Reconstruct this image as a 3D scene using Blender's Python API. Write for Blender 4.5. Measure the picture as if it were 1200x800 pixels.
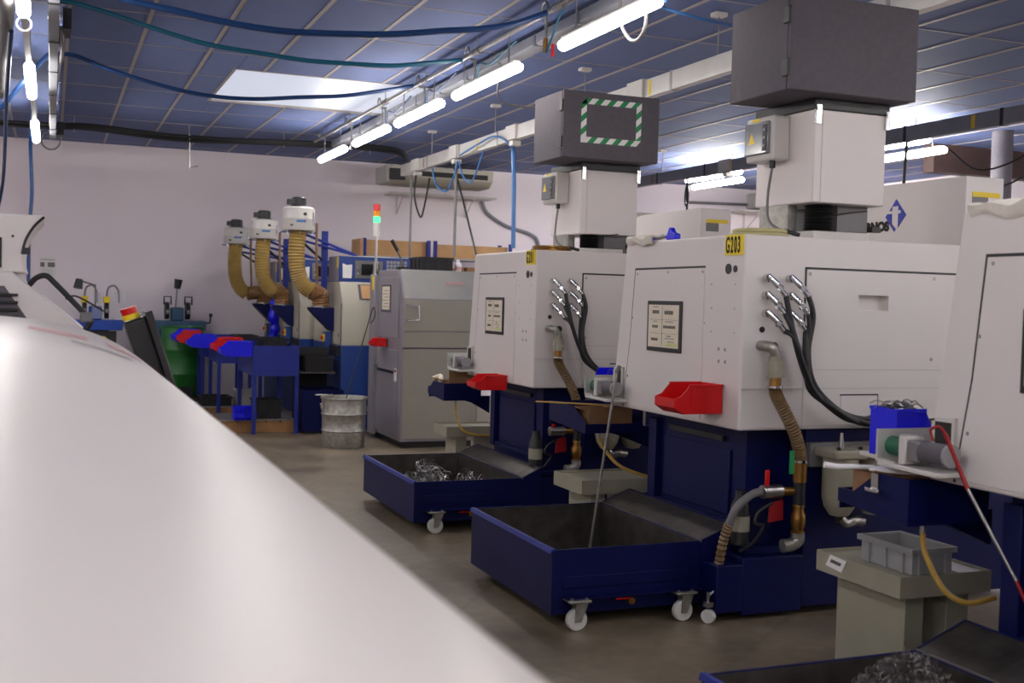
import bpy, bmesh, math, random
from mathutils import Vector, Matrix
random.seed(7)
for o in list(bpy.data.objects): bpy.data.objects.remove(o)
S = bpy.context.scene
COL = S.collection

# ---------------------------------------------------------------- camera
FPX, YAW, PITCH, ROLL, EYE = 1340.0, math.radians(22), math.radians(2.1), math.radians(1.5), 1.65
_r = Vector((math.cos(YAW), -math.sin(YAW), 0)); _f = Vector((math.sin(YAW), math.cos(YAW), 0)); _u = Vector((0, 0, 1))
_f2 = _f*math.cos(PITCH) - _u*math.sin(PITCH); _u2 = _u*math.cos(PITCH) + _f*math.sin(PITCH)
CR = _r*math.cos(ROLL) + _u2*math.sin(ROLL); CU = _u2*math.cos(ROLL) - _r*math.sin(ROLL); CF = _f2
cd = bpy.data.cameras.new('camera'); cam = bpy.data.objects.new('camera', cd); COL.objects.link(cam)
cam.matrix_world = Matrix(((CR.x, CU.x, -CF.x, 0), (CR.y, CU.y, -CF.y, 0), (CR.z, CU.z, -CF.z, EYE), (0, 0, 0, 1)))
cd.sensor_width = 36; cd.lens = FPX/1200*36; cd.clip_start = .05; cd.clip_end = 100
cd.dof.use_dof = True; cd.dof.focus_distance = 7.5; cd.dof.aperture_fstop = 3.5
S.camera = cam

# ---------------------------------------------------------------- world, exposure
w = bpy.data.worlds.new('world'); S.world = w; w.use_nodes = True
w.node_tree.nodes['Background'].inputs[0].default_value = (.55, .62, .75, 1)
w.node_tree.nodes['Background'].inputs[1].default_value = .25
S.view_settings.view_transform = 'Standard'; S.view_settings.look = 'None'
S.view_settings.gamma = 1; S.view_settings.use_curve_mapping = False
S.view_settings.exposure = 0.0
TUBE_POWER = 50.0
SKYLIGHT_POWER = .72

# ---------------------------------------------------------------- materials
def lin(c):
    return tuple(((v/255)/12.92 if v/255 <= .04045 else ((v/255+.055)/1.055)**2.4) for v in c)
MATS = {}
def mat(name, rgb, rough=.5, metal=0.0, var=.08, scale=6, bump=0.0, bscale=60, emit=0.0, trans=0.0, coat=0.0):
    if name in MATS: return MATS[name]
    m = bpy.data.materials.new(name); m.use_nodes = True; nt = m.node_tree; N = nt.nodes; L = nt.links
    b = N['Principled BSDF']; c = lin(rgb)
    tc = N.new('ShaderNodeTexCoord'); nz = N.new('ShaderNodeTexNoise'); nz.inputs['Scale'].default_value = scale
    nz.inputs['Detail'].default_value = 5; L.new(tc.outputs['Object'], nz.inputs['Vector'])
    cr = N.new('ShaderNodeValToRGB'); cr.color_ramp.elements[0].position = .3; cr.color_ramp.elements[1].position = .7
    cr.color_ramp.elements[0].color = tuple(v*(1-var) for v in c)+(1,); cr.color_ramp.elements[1].color = tuple(min(1, v*(1+var)) for v in c)+(1,)
    L.new(nz.outputs['Fac'], cr.inputs['Fac']); L.new(cr.outputs['Color'], b.inputs['Base Color'])
    b.inputs['Roughness'].default_value = rough; b.inputs['Metallic'].default_value = metal
    if bump:
        n2 = N.new('ShaderNodeTexNoise'); n2.inputs['Scale'].default_value = bscale; L.new(tc.outputs['Object'], n2.inputs['Vector'])
        bp = N.new('ShaderNodeBump'); bp.inputs['Strength'].default_value = bump; bp.inputs['Distance'].default_value = .01
        L.new(n2.outputs['Fac'], bp.inputs['Height']); L.new(bp.outputs['Normal'], b.inputs['Normal'])
    if emit:
        b.inputs['Emission Color'].default_value = c+(1,); b.inputs['Emission Strength'].default_value = emit
    if trans: b.inputs['Transmission Weight'].default_value = trans
    if coat: b.inputs['Coat Weight'].default_value = coat
    MATS[name] = m; return m
M = dict(
 white=mat('white_paint', (214, 207, 203), .42, var=.02, scale=2, bump=.02, bscale=250),
 hood=mat('hood_white', (202, 194, 189), .35, var=.015, scale=2),
 offwhite=mat('offwhite_paint', (196, 192, 186), .45, var=.03),
 wall=mat('wall_paint', (236, 226, 230), .8, var=.03, scale=.7, bump=.04, bscale=30),
 tile=mat('ceiling_tile', (94, 110, 158), .75, var=.05, scale=3, bump=.03, bscale=80),
 bar=mat('ceiling_bar', (158, 149, 144), .5, var=.04),
 blue=mat('blue_paint', (4, 12, 66), .48, var=.12, scale=9, bump=.02, bscale=40),
 blue2=mat('machine_blue', (34, 62, 128), .4, var=.08, scale=7),
 bluerail=mat('blue_rail', (42, 52, 130), .45, var=.08),
 petrol=mat('petrol_blue', (44, 84, 114), .45, var=.08),
 cobalt=mat('cobalt_paint', (16, 66, 164), .4, var=.06),
 dkgrey=mat('dark_grey_powder', (90, 86, 92), .7, var=.07, scale=30, bump=.12, bscale=300),
 grey=mat('grey_paint', (128, 124, 130), .42, var=.04),
 frontgrey=mat('front_grey', (140, 136, 126), .42, var=.03),
 midgrey=mat('mid_grey', (110, 108, 108), .5, var=.06),
 beige=mat('grey_beige', (146, 142, 124), .5, var=.06),
 mbeige=mat('machine_beige', (176, 170, 154), .45, var=.03),
 steel=mat('steel', (165, 163, 160), .32, 1.0, var=.12, scale=14),
 brushed=mat('brushed_panel', (196, 193, 184), .28, .6, var=.06, scale=5),
 dsteel=mat('dark_steel', (100, 95, 90), .42, .85, var=.3, scale=10, bump=.05),
 galv=mat('galvanised', (158, 156, 148), .42, .75, var=.25, scale=22),
 alu=mat('aluminium_trunking', (205, 203, 198), .35, .55, var=.05),
 greytrunk=mat('grey_trunking', (132, 134, 142), .45, .3, var=.06),
 chrome=mat('chrome', (205, 205, 205), .15, 1.0, var=.02),
 brass=mat('brass', (150, 112, 58), .35, .9, var=.15, scale=20),
 black=mat('black_plastic', (24, 24, 26), .45, var=.15),
 rubber=mat('black_rubber', (20, 20, 22), .5, var=.1),
 red=mat('red_plastic', (200, 8, 14), .35, var=.05),
 dred=mat('dark_red', (140, 12, 20), .45, var=.1),
 bblue=mat('bin_blue', (8, 10, 215), .35, var=.04),
 green=mat('green_plastic', (16, 130, 70), .45, var=.05),
 drumgreen=mat('drum_green', (36, 104, 44), .4, var=.1, scale=8),
 teal=mat('teal_hose', (16, 92, 118), .4, var=.05),
 navyhose=mat('navy_hose', (20, 56, 104), .4, var=.05),
 skyhose=mat('sky_blue_hose', (60, 110, 170), .4, var=.05),
 yellow=mat('yellow_plate', (232, 204, 20), .45, var=.03),
 ylabel=mat('yellow_label', (226, 196, 30), .5, var=.03),
 amber=mat('amber_hose', (176, 140, 60), .35, var=.1, scale=20),
 duct=mat('duct_yellow', (158, 130, 70), .4, var=.12, scale=12),
 ductb=mat('duct_brown', (128, 92, 54), .4, var=.15, scale=12),
 brownhose=mat('brown_hose', (112, 88, 56), .42, var=.15, scale=30),
 card=mat('cardboard', (142, 106, 76), .85, var=.08, scale=12),
 wood=mat('plywood', (186, 142, 92), .6, var=.12, scale=4),
 pallet=mat('pallet_wood', (150, 110, 70), .8, var=.2, scale=7),
 paper=mat('paper', (216, 206, 186), .75, var=.03),
 plainpaper=mat('white_paper', (225, 222, 220), .75, var=.03),
 ink=mat('ink', (88, 84, 80), .8, var=.05),
 dink=mat('black_ink', (24, 22, 20), .7, var=.05),
 greenpatch=mat('green_marker', (196, 200, 140), .75, var=.03),
 logo=mat('logo_blue', (10, 32, 160), .4, var=.02),
 swarf=mat('dark_swarf', (112, 108, 106), .4, .85, var=.3, scale=40), rollergreen=mat('roller_green', (10, 84, 60), .45),
 wheel=mat('white_wheel', (205, 203, 196), .5, var=.05),
 plasticgrey=mat('crate_grey', (142, 142, 142), .5, var=.04),
 cloth=mat('rag_cloth', (206, 200, 188), .9, var=.06, scale=25, bump=.3, bscale=120),
 shield=mat('splash_shield', (200, 205, 208), .1, var=.02),
 palehose=mat('pale_hose', (186, 178, 128), .45, var=.08), darkbrown=mat('brown_girder', (64, 44, 40), .6, var=.1),
 screen=mat('dark_screen', (26, 26, 28), .2, var=.02),
 glass=mat('clear_cover', (120, 122, 126), .12, var=.1, scale=10),
 darkvoid=mat('dark_inside', (30, 28, 27), .7, var=.2),
 redtext=mat('red_print', (196, 150, 152), .5, var=.1, scale=20),
 redlamp=mat('red_lamp', (190, 16, 20), .25), amblamp=mat('amber_lamp', (215, 140, 16), .25),
 greenlamp=mat('green_lamp', (70, 235, 150), .3, emit=1.1),
 tube=mat('tube_light', (255, 250, 246), .4, var=0, emit=TUBE_POWER),
 tube_dim=mat('tube_light_dim', (255, 248, 242), .4, var=0, emit=TUBE_POWER*.48), tube_bright=mat('tube_light_bright', (255, 252, 248), .4, var=0, emit=TUBE_POWER*2.4),
 sky=mat('skylight_pane', (226, 232, 250), .4, var=.0, emit=SKYLIGHT_POWER),
)
def floor_mat():
    m = bpy.data.materials.new('concrete_floor'); m.use_nodes = True; N = m.node_tree.nodes; L = m.node_tree.links; b = N['Principled BSDF']
    tc = N.new('ShaderNodeTexCoord')
    n1 = N.new('ShaderNodeTexNoise'); n1.inputs['Scale'].default_value = 1.3; n1.inputs['Detail'].default_value = 9; n1.inputs['Roughness'].default_value = .65
    n2 = N.new('ShaderNodeTexNoise'); n2.inputs['Scale'].default_value = 14; n2.inputs['Detail'].default_value = 6
    n3 = N.new('ShaderNodeTexVoronoi'); n3.feature = 'DISTANCE_TO_EDGE'; n3.inputs['Scale'].default_value = .55
    for n in (n1, n2, n3): L.new(tc.outputs['Object'], n.inputs['Vector'])
    c1 = N.new('ShaderNodeValToRGB'); e = c1.color_ramp.elements
    e[0].position = .32; e[0].color = lin((82, 72, 56))+(1,); e[1].position = .68; e[1].color = lin((140, 126, 106))+(1,)
    L.new(n1.outputs['Fac'], c1.inputs['Fac'])
    mx = N.new('ShaderNodeMixRGB'); mx.blend_type = 'OVERLAY'; mx.inputs[0].default_value = .35
    L.new(c1.outputs['Color'], mx.inputs[1]); L.new(n2.outputs['Fac'], mx.inputs[2])
    c3 = N.new('ShaderNodeValToRGB'); c3.color_ramp.elements[0].position = 0; c3.color_ramp.elements[0].color = (.55, .55, .55, 1)
    c3.color_ramp.elements[1].position = .012; c3.color_ramp.elements[1].color = (1, 1, 1, 1); L.new(n3.outputs['Distance'], c3.inputs['Fac'])
    m2 = N.new('ShaderNodeMixRGB'); m2.blend_type = 'MULTIPLY'; m2.inputs[0].default_value = .45
    L.new(mx.outputs[0], m2.inputs[1]); L.new(c3.outputs[0], m2.inputs[2]); L.new(m2.outputs[0], b.inputs['Base Color'])
    rr = N.new('ShaderNodeMapRange'); rr.inputs['To Min'].default_value = .22; rr.inputs['To Max'].default_value = .5
    L.new(n1.outputs['Fac'], rr.inputs['Value']); L.new(rr.outputs[0], b.inputs['Roughness'])
    bp = N.new('ShaderNodeBump'); bp.inputs['Strength'].default_value = .06; L.new(n2.outputs['Fac'], bp.inputs['Height']); L.new(bp.outputs['Normal'], b.inputs['Normal'])
    return m
M['floor'] = floor_mat()
_n = M['sky'].node_tree; _b = _n.nodes['Principled BSDF']; _n.links.remove(_b.inputs['Base Color'].links[0]); _b.inputs['Base Color'].default_value = (.12, .12, .13, 1)
for k_ in ('blue', 'bluerail', 'dkgrey'): M[k_].node_tree.nodes['Principled BSDF'].inputs['Specular IOR Level'].default_value = .22
M['shield'].node_tree.nodes['Principled BSDF'].inputs['Alpha'].default_value = .18

# ---------------------------------------------------------------- mesh builder (world coordinates in, parent-relative out)
WL = {}
def catmull(pts, seg):
    P = [Vector(p) for p in pts]
    if len(P) < 3: return P
    out = []
    for i in range(len(P)-1):
        p0, p1, p2, p3 = P[max(i-1, 0)], P[i], P[i+1], P[min(i+2, len(P)-1)]
        for k in range(seg):
            t = k/seg
            out.append(.5*((2*p1)+(-p0+p2)*t+(2*p0-5*p1+4*p2-p3)*t*t+(-p0+3*p1-3*p2+p3)*t**3))
    out.append(P[-1]); return out
class MB:
    def __init__(s): s.v = []; s.f = []
    def add(s, vs, fs):
        n = len(s.v); s.v += [Vector(v) for v in vs]; s.f += [tuple(i+n for i in f) for f in fs]; return s
    def box(s, x0, x1, y0, y1, z0, z1):
        return s.add([(x0,y0,z0),(x1,y0,z0),(x1,y1,z0),(x0,y1,z0),(x0,y0,z1),(x1,y0,z1),(x1,y1,z1),(x0,y1,z1)],
                     [(0,3,2,1),(4,5,6,7),(0,1,5,4),(1,2,6,5),(2,3,7,6),(3,0,4,7)])
    def prism(s, poly, axis, a, b):
        mk = {'x': lambda p, t: (t, p[0], p[1]), 'y': lambda p, t: (p[0], t, p[1]), 'z': lambda p, t: (p[0], p[1], t)}[axis]
        n = len(poly)
        return s.add([mk(p, a) for p in poly]+[mk(p, b) for p in poly],
                     [tuple(range(n))[::-1], tuple(range(n, 2*n))]+[(i, (i+1) % n, n+(i+1) % n, n+i) for i in range(n)])
    def cyl(s, p0, p1, r0, r1=None, n=14):
        r1 = r0 if r1 is None else r1; p0 = Vector(p0); p1 = Vector(p1); d = (p1-p0).normalized()
        a = d.orthogonal().normalized(); b = d.cross(a); A = []; 
        for p, r in ((p0, r0), (p1, r1)):
            A += [p+(a*math.cos(6.28318*i/n)+b*math.sin(6.28318*i/n))*r for i in range(n)]
        return s.add(A, [tuple(range(n))[::-1], tuple(range(n, 2*n))]+[(i, (i+1) % n, n+(i+1) % n, n+i) for i in range(n)])
    def tube(s, pts, r, n=8, seg=6, smooth=True):
        P = catmull(pts, seg) if smooth else [Vector(p) for p in pts]
        rf = r if callable(r) else (lambda i, t: r); A = []; prev = None
        for i, p in enumerate(P):
            d = (P[min(i+1, len(P)-1)]-P[max(i-1, 0)]).normalized()
            if prev is None: a = d.orthogonal().normalized()
            else:
                a = prev-d*prev.dot(d); a = a.normalized() if a.length > 1e-6 else d.orthogonal().normalized()
            prev = a; b = d.cross(a); R = rf(i, i/(len(P)-1))
            A += [p+(a*math.cos(6.28318*k/n)+b*math.sin(6.28318*k/n))*R for k in range(n)]
        F = [tuple(range(n))[::-1], tuple(range(len(A)-n, len(A)))]
        for i in range(len(P)-1):
            F += [(i*n+k, i*n+(k+1) % n, (i+1)*n+(k+1) % n, (i+1)*n+k) for k in range(n)]
        return s.add(A, F)
    def lathe(s, c, prof, n=24, closed=True):
        A = []; F = []
        for r, z in prof: A += [(c[0]+r*math.cos(6.28318*i/n), c[1]+r*math.sin(6.28318*i/n), c[2]+z) for i in range(n)]
        for j in range(len(prof)-1): F += [(j*n+i, j*n+(i+1) % n, (j+1)*n+(i+1) % n, (j+1)*n+i) for i in range(n)]
        if closed: F += [tuple(range(n))[::-1], tuple(range((len(prof)-1)*n, len(prof)*n))]
        return s.add(A, F)
    def torus(s, c, axis, R, r, n=28, m=8, a0=0, a1=6.28318):
        c = Vector(c); d = Vector(axis).normalized(); a = d.orthogonal().normalized(); b = d.cross(a)
        return s.tube([c+(a*math.cos(a0+(a1-a0)*i/n)+b*math.sin(a0+(a1-a0)*i/n))*R for i in range(n+1)], r, m, smooth=False)
    def build(s, name, material, parent=None, bevel=0.0, smooth=True, seg=2, rz=None):
        if parent is None:
            xs = [v.x for v in s.v]; ys = [v.y for v in s.v]
            org = Vector(((min(xs)+max(xs))/2, (min(ys)+max(ys))/2, min(v.z for v in s.v)))
        else: org = WL[parent.name]
        me = bpy.data.meshes.new(name); me.from_pydata([v-org for v in s.v], [], s.f); me.update()
        bm = bmesh.new(); bm.from_mesh(me); bmesh.ops.recalc_face_normals(bm, faces=bm.faces); bm.to_mesh(me); bm.free()
        if smooth:
            for p in me.polygons: p.use_smooth = True
            me.set_sharp_from_angle(angle=math.radians(38))
        me.materials.append(M[material] if isinstance(material, str) else material)
        o = bpy.data.objects.new(name, me); COL.objects.link(o)
        if parent is None: o.location = org
        else: o.parent = parent
        WL[o.name] = org
        if bevel:
            bv = o.modifiers.new('bevel', 'BEVEL'); bv.width = bevel; bv.segments = seg; bv.limit_method = 'ANGLE'; bv.angle_limit = math.radians(40)
        return o
def bx(*a): return MB().box(*a)
def tag(o, label, cat, group=None, kind=None):
    o['label'] = label; o['category'] = cat
    if group: o['group'] = group
    if kind: o['kind'] = kind
    return o
def thing(name, label, cat, loc, group=None):
    o = bpy.data.objects.new(name, None); COL.objects.link(o); o.location = loc; WL[o.name] = Vector(loc)
    o.empty_display_size = .1
    return tag(o, label, cat, group)
def struct(o): o['kind'] = 'structure'; return o
def plab(o, label): o['label'] = label; return o
def dup(src, loc, label=None, group=None):
    def cp(o, par):
        c = o.copy(); COL.objects.link(c); c.parent = par; WL[c.name] = Vector(loc)
        for ch in o.children: cp(ch, c)
        return c
    r = cp(src, None); r.location = loc
    if label: r['label'] = label
    if group: r['group'] = group
    return r
def text(name, body, material, parent, origin, right, up, size, wx=1.0, bold=.0, sp=1.0):
    """flat lettering: origin = lower-left corner, right/up = reading directions"""
    cu = bpy.data.curves.new(name, 'FONT'); cu.body = body; cu.size = size; cu.space_character = sp; cu.extrude = .0008; cu.offset = bold
    t = bpy.data.objects.new('tmp_text', cu); COL.objects.link(t)
    me = bpy.data.meshes.new_from_object(t.evaluated_get(bpy.context.evaluated_depsgraph_get()))
    bpy.data.objects.remove(t); bpy.data.curves.remove(cu)
    R = Vector(right).normalized(); U = Vector(up).normalized(); Nn = R.cross(U); org = WL[parent.name]
    for v in me.vertices: v.co = Vector(origin)+R*v.co.x*wx+U*v.co.y+Nn*v.co.z-org
    me.materials.clear(); me.materials.append(M[material])
    o = bpy.data.objects.new(name, me); COL.objects.link(o); o.parent = parent; WL[o.name] = org
    return o

# ================================================================ THE ROOM
H = 3.816; X0, X1, Y0, Y1 = -5.09, 13.31, -9.7, 18.25
SKY = (1.65, 3.65, 11.42, 13.42)
fl = struct(bx(X0-.1, X1+.1, Y0-.1, Y1+.1, -.1, 0).build('floor', 'floor'))
struct(bx(X0-.15, X1+.15, Y1, Y1+.15, 0, H+.1).build('wall_back', 'wall'))
struct(bx(X0-.15, X0, Y0, Y1, 0, H+.1).build('wall_left', 'wall'))
struct(bx(X1, X1+.15, Y0, Y1, 0, H+.1).build('wall_right', 'wall'))
struct(bx(X0-.15, X1+.15, Y0-.15, Y0, 0, H+.1).build('wall_front', 'wall'))

def rect_minus(r, s):
    x0, x1, y0, y1 = r; a, b, c, d = s
    if x1 <= a or x0 >= b or y1 <= c or y0 >= d: return [r]
    out = []
    if x0 < a: out.append((x0, a, y0, y1)); x0 = a
    if x1 > b: out.append((b, x1, y0, y1)); x1 = b
    if y0 < c: out.append((x0, x1, y0, c)); y0 = c
    if y1 > d: out.append((x0, x1, d, y1))
    return out
def in_view(p):
    d = Vector(p)-Vector((0, 0, EYE)); z = d.dot(CF)
    if z < .5: return False
    x = 600+FPX*d.dot(CR)/z; y = 400-FPX*d.dot(CU)/z
    return -25 < x < 1225 and -25 < y
xs = [.11+.6*k for k in range(-9, 23)]; ys = [9.49+1.2*k for k in range(-17, 9)]
xs = [x for x in xs if X0-.6 < x < X1+.6]; ys = [y for y in ys if Y0-1.2 < y < Y1+1.2]
slab = MB()
for r in rect_minus((X0-.15, X1+.15, Y0-.15, Y1+.15), SKY): slab.box(r[0], r[1], r[2], r[3], H+.03, H+.1)
ceil = struct(slab.build('ceiling', 'tile'))
rest = MB(); tiles = {}; ntile = 0
for x in xs[:-1]:
    for y in ys[:-1]:
        r0 = (max(x, X0), min(x+.6, X1), max(y, Y0), min(y+1.2, Y1))
        if r0[1]-r0[0] < .02 or r0[3]-r0[2] < .02: continue
        for r in rect_minus(r0, SKY):
            if r[1]-r[0] < .03 or r[3]-r[2] < .03: continue
            vis = any(in_view((a, b, H)) for a in r[:2] for b in r[2:])
            if not vis or ntile >= 300: rest.box(r[0]+.002, r[1]-.002, r[2]+.002, r[3]-.002, H, H+.016); continue
            ntile += 1
            key = (round(r[1]-r[0], 3), round(r[3]-r[2], 3))
            if key not in tiles:
                o = bx(r[0]+.002, r[1]-.002, r[2]+.002, r[3]-.002, H, H+.016).build('ceiling_tile', 'tile', ceil, smooth=False)
                c0 = Vector((r[0], r[2], 0)); tiles[key] = (o, c0)
            else:
                s, c0 = tiles[key]; o = s.copy(); COL.objects.link(o); o.parent = ceil; o.location = Vector((r[0], r[2], 0))-c0
o = rest.build('ceiling_tile_field', 'tile', ceil, smooth=False); o['kind'] = 'stuff'
for x in xs:
    if not X0 < x < X1: continue
    cut = SKY[0] < x < SKY[1]
    for a, b in (((Y0, SKY[2]), (SKY[3], Y1)) if cut else ((Y0, Y1),)):
        bx(x-.015, x+.015, a, b, H-.006, H+.004).build('ceiling_runner', 'bar', ceil)
for y in ys:
    if not Y0 < y < Y1: continue
    cut = SKY[2] < y < SKY[3]
    for a, b in (((X0, SKY[0]), (SKY[1], X1)) if cut else ((X0, X1),)):
        bx(a, b, y-.005, y+.005, H-.004, H+.003).build('cross_bar', 'bar', ceil)
fr = MB()
for r in ((SKY[0]-.03, SKY[0], SKY[2]-.03, SKY[3]+.03), (SKY[1], SKY[1]+.03, SKY[2]-.03, SKY[3]+.03), (SKY[0], SKY[1], SKY[2]-.03, SKY[2]), (SKY[0], SKY[1], SKY[3], SKY[3]+.03)):
    fr.box(*r, H-.004, H+.1)
wn = struct(fr.build('window_1', 'bar'))
bx(SKY[0], SKY[1], SKY[2], SKY[3], H+.02, H+.03).build('skylight_pane', 'sky', wn)

# ---------------------------------------------------------------- batten lights
def batten(x, ya, yb, z, label, group, hang=H, m='tube'):
    t = thing('batten_light', label, 'light', (x, (ya+yb)/2, z), group)
    bx(x-.03, x+.03, ya+.02, yb-.02, z+.082, z+.105).build('light_body', 'offwhite', t, bevel=.006)
    pr = [(.043*math.cos(math.radians(140+260*i/14)), .040*math.sin(math.radians(140+260*i/14))) for i in range(15)]
    MB().prism([(x+a, z+.05+b) for a, b in pr], 'y', ya, yb).build('diffuser', m, t)
    for y in (ya+.2, yb-.2):
        MB().cyl((x, y, z+.105), (x, y, hang), .006, n=6).build('hanger', 'steel', t)
    return t
la = 'fluorescent batten under the long steel conduit'
for (a, b), w_ in zip(((13.62, 14.9), (11.73, 13.07), (9.95, 11.33), (8.09, 9.52), (5.95, 7.27)), ('closest to the back wall', 'second from the back wall', 'third from the back wall', 'fourth from the back wall', 'with a looped grey cable in front')): batten(3.26, a, b, 3.36, la+', '+w_, 'battens under the steel conduit', 3.68, 'tube_dim' if a < 9.9 else 'tube')
ll = 'fluorescent batten beside the narrow side trunking'
for (a, b), w_ in zip(((6.5, 8.06), (10.03, 11.5), (13.42, 14.9)), ('with a white cable loop at its end', 'crossed by a blue hose', 'beside the black cable bundle')): batten(-.18, a, b, 3.36, ll+', '+w_, 'battens in the row above the hooded machine')
for x, a, b, w_ in ((9.0, 13.85, 15.3, 'upper one of the pair by the lit wall'), (9.62, 14.75, 16.15, 'lower one of the pair by the lit wall'), (8.98, 10.1, 11.5, 'upper one of the pair beside the tall plain collector'), (9.72, 10.65, 12.0, 'lower one of the pair beside the tall plain collector')): batten(x, a, b, 3.49, 'fluorescent batten, '+w_, 'battens behind the dark trunking', H, 'tube_bright')
lo = 'added white fluorescent batten giving fill light beyond the visible rows'  # added lamps with no visible source, they fill the room with light
for x in (-3.2, -.18, 3.26, 6.1, 9.0, 11.9):
    for a in (-8.6, -6.1, -3.6, -1.1, 1.6): batten(x, a, a+1.4, 3.36, lo, 'added fill battens', H if x != 3.26 else 3.68)
for x, a in ((-3.2, 4.5), (-3.2, 8), (-3.2, 11.5), (-3.2, 15), (11.9, 4.5), (11.9, 8.0), (11.9, 15.0)): batten(x, a, a+1.4, 3.49, lo, 'added fill battens')

# strip that joins the left battens
for a, b, w_ in ((8.06, 10.03, 'the white cable loop'), (11.5, 13.42, 'the black cable bundle')): tag(bx(-.20, -.16, a+.02, b-.02, 3.41, 3.43).build('light_strip', 'alu'), 'thin metal strip joining two battens, near '+w_, 'strip')
tag(MB().torus((-.18, 8.16, 3.355), (0, 1, 0), .045, .007, 18, 6).build('cable_loop', 'plainpaper'), 'white cable loop hanging at the end of a batten', 'cable')

# ---------------------------------------------------------------- conduits, trunking, cables overhead
t = thing('steel_conduit', 'long round steel conduit hung from the ceiling over the batten row', 'conduit', (3.26, 10, 3.7))
MB().cyl((3.26, -9, 3.70), (3.26, 15.3, 3.70), .022).build('pipe', 'steel', t)
for y in (15.0, 13.57, 12.07, 10.67, 9.25, 7.6, 5.7):
    MB().torus((3.26, y, 3.73), (1, 0, 0), .05, .009, 16, 6).build('hook', 'steel', t)
    MB().cyl((3.26, y-.25, 3.71), (3.26, y-.25, H), .004, n=6).build('suspension_rod', 'steel', t)
    MB().cyl((3.26, y-.32, 3.70), (3.26, y-.18, 3.70), .03).build('coupling', 'midgrey', t)
t = thing('flat_trunking', 'flat grey metal trunking running beside the batten row', 'trunking', (3.6, 10, 3.66))
MB().prism([(3.53, 3.75), (3.53, 3.675), (3.55, 3.66), (3.66, 3.66), (3.68, 3.675), (3.68, 3.75)], 'y', -9, 15.5).build('channel', 'greytrunk', t)
for i in range(16): bx(3.525, 3.685, 2.0+i*.8, 2.03+i*.8, 3.656, 3.752).build('joint_clip', 'steel', t)
for i in range(6): MB().cyl((3.6, 3+i*2.2, 3.75), (3.6, 3+i*2.2, H), .004, n=6).build('suspension_rod', 'steel', t)

def busbar(x, ya, yb, z, m, label, name='busbar_trunking', boxes=()):
    t = thing(name, label, 'trunking', (x, (ya+yb)/2, z))
    bx(x-.035, x+.035, ya, yb, z-.075, z+.075).build('casing', m, t, bevel=.004)
    y = ya+.5
    while y < yb-.2:
        bx(x-.039, x+.039, y, y+.035, z-.08, z+.08).build('joint_cover', 'steel' if m == 'alu' else 'black', t); y += 1.27
    k = 0; y = ya+.95
    while y < yb-.3:
        bx(x-.0375, x-.035, y, y+.045, z-.06, z+.06).build('warning_sticker', 'ylabel' if k % 2 == 0 else 'card', t)
        y += 2.05; k += 1
    for y in boxes:
        bx(x-.06, x+.05, y-.14, y+.14, z-.07, z+.085).build('joint_box', 'offwhite', t, bevel=.004)
        bx(x-.05, x+.05, y-.05, y+.05, z-.13, z-.08).build('tap_off_box', 'offwhite', t, bevel=.004)
    y = ya+.3
    while y < yb:
        MB().cyl((x, y, z+.07), (x, y, H), .005, n=6).build('suspension_rod', 'steel', t); bx(x-.05, x+.05, y-.04, y+.04, H-.03, H-.001).build('ceiling_plate', 'offwhite', t); y += 2.3
    return t
busbar(4.58, -9, 15.6, 3.42, 'alu', 'pale aluminium busbar trunking passing behind the mist collectors', boxes=(8.6, 11.4, 13.3, 14.9))
busbar(8.0, -9, 16.0, 3.42, 'greytrunk', 'busbar trunking with its shadow painted in as dark grey, on the far side of the machines', boxes=(7.2, 12.6))  # darker material stands in for shadow, same kind of trunking as the pale run
t = busbar(.0, 5.0, 15.35, 3.56, 'greytrunk', 'narrow grey trunking running beside the battens over the hooded machine', 'side_trunking')
bx(.06, .12, 9.0, 9.35, 3.53, 3.68).build('junction_box', 'black', t, bevel=.004); bx(.05, .13, 15.0, 15.2, 3.5, 3.66).build('junction_box', 'black', t, bevel=.004)
MB().tube([(.05, 9.1, 3.55), (.06, 9.8, 3.50), (.04, 10.6, 3.53), (.03, 11.4, 3.56)], .018).build('grey_cable', 'steel', t)
MB().torus((-.02, 15.3, 3.46), (0, 1, .2), .11, .009, 20, 6).build('cable_loop', 'black', t)

t = thing('cable_bundle', 'thick black cable bundle slung across the room near the back wall', 'cable', (2, 15.6, 3.6))
pts = [(-5, 15.6, 3.69), (-.6, 15.6, 3.68), (.4, 15.6, 3.70), (1.1, 15.6, 3.67), (1.66, 15.6, 3.66), (2.5, 15.6, 3.68), (3.7, 15.6, 3.71), (4.45, 15.6, 3.70), (4.62, 15.6, 3.60)]
for k, (dy, dz, r) in enumerate(((0, 0, .03), (.05, .012, .025), (-.045, .01, .022), (0, -.035, .02))):
    MB().tube([(x, y+dy+.015*math.sin(i*2+k), z+dz+.01*math.cos(i*1.7+k)) for i, (x, y, z) in enumerate(pts)], r).build('cable', 'black', t)
for x in (.25, 1.66, 2.9, 4.1): MB().cyl((x, 15.6, 3.62), (x, 15.6, H), .006, n=6).build('suspension_rod', 'steel', t)
MB().tube([(1.67, 15.6, 3.7), (1.67, 15.6, 3.27), (1.78, 15.6, 3.3)], .009, smooth=False).build('hook_rod', 'steel', t)

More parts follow.
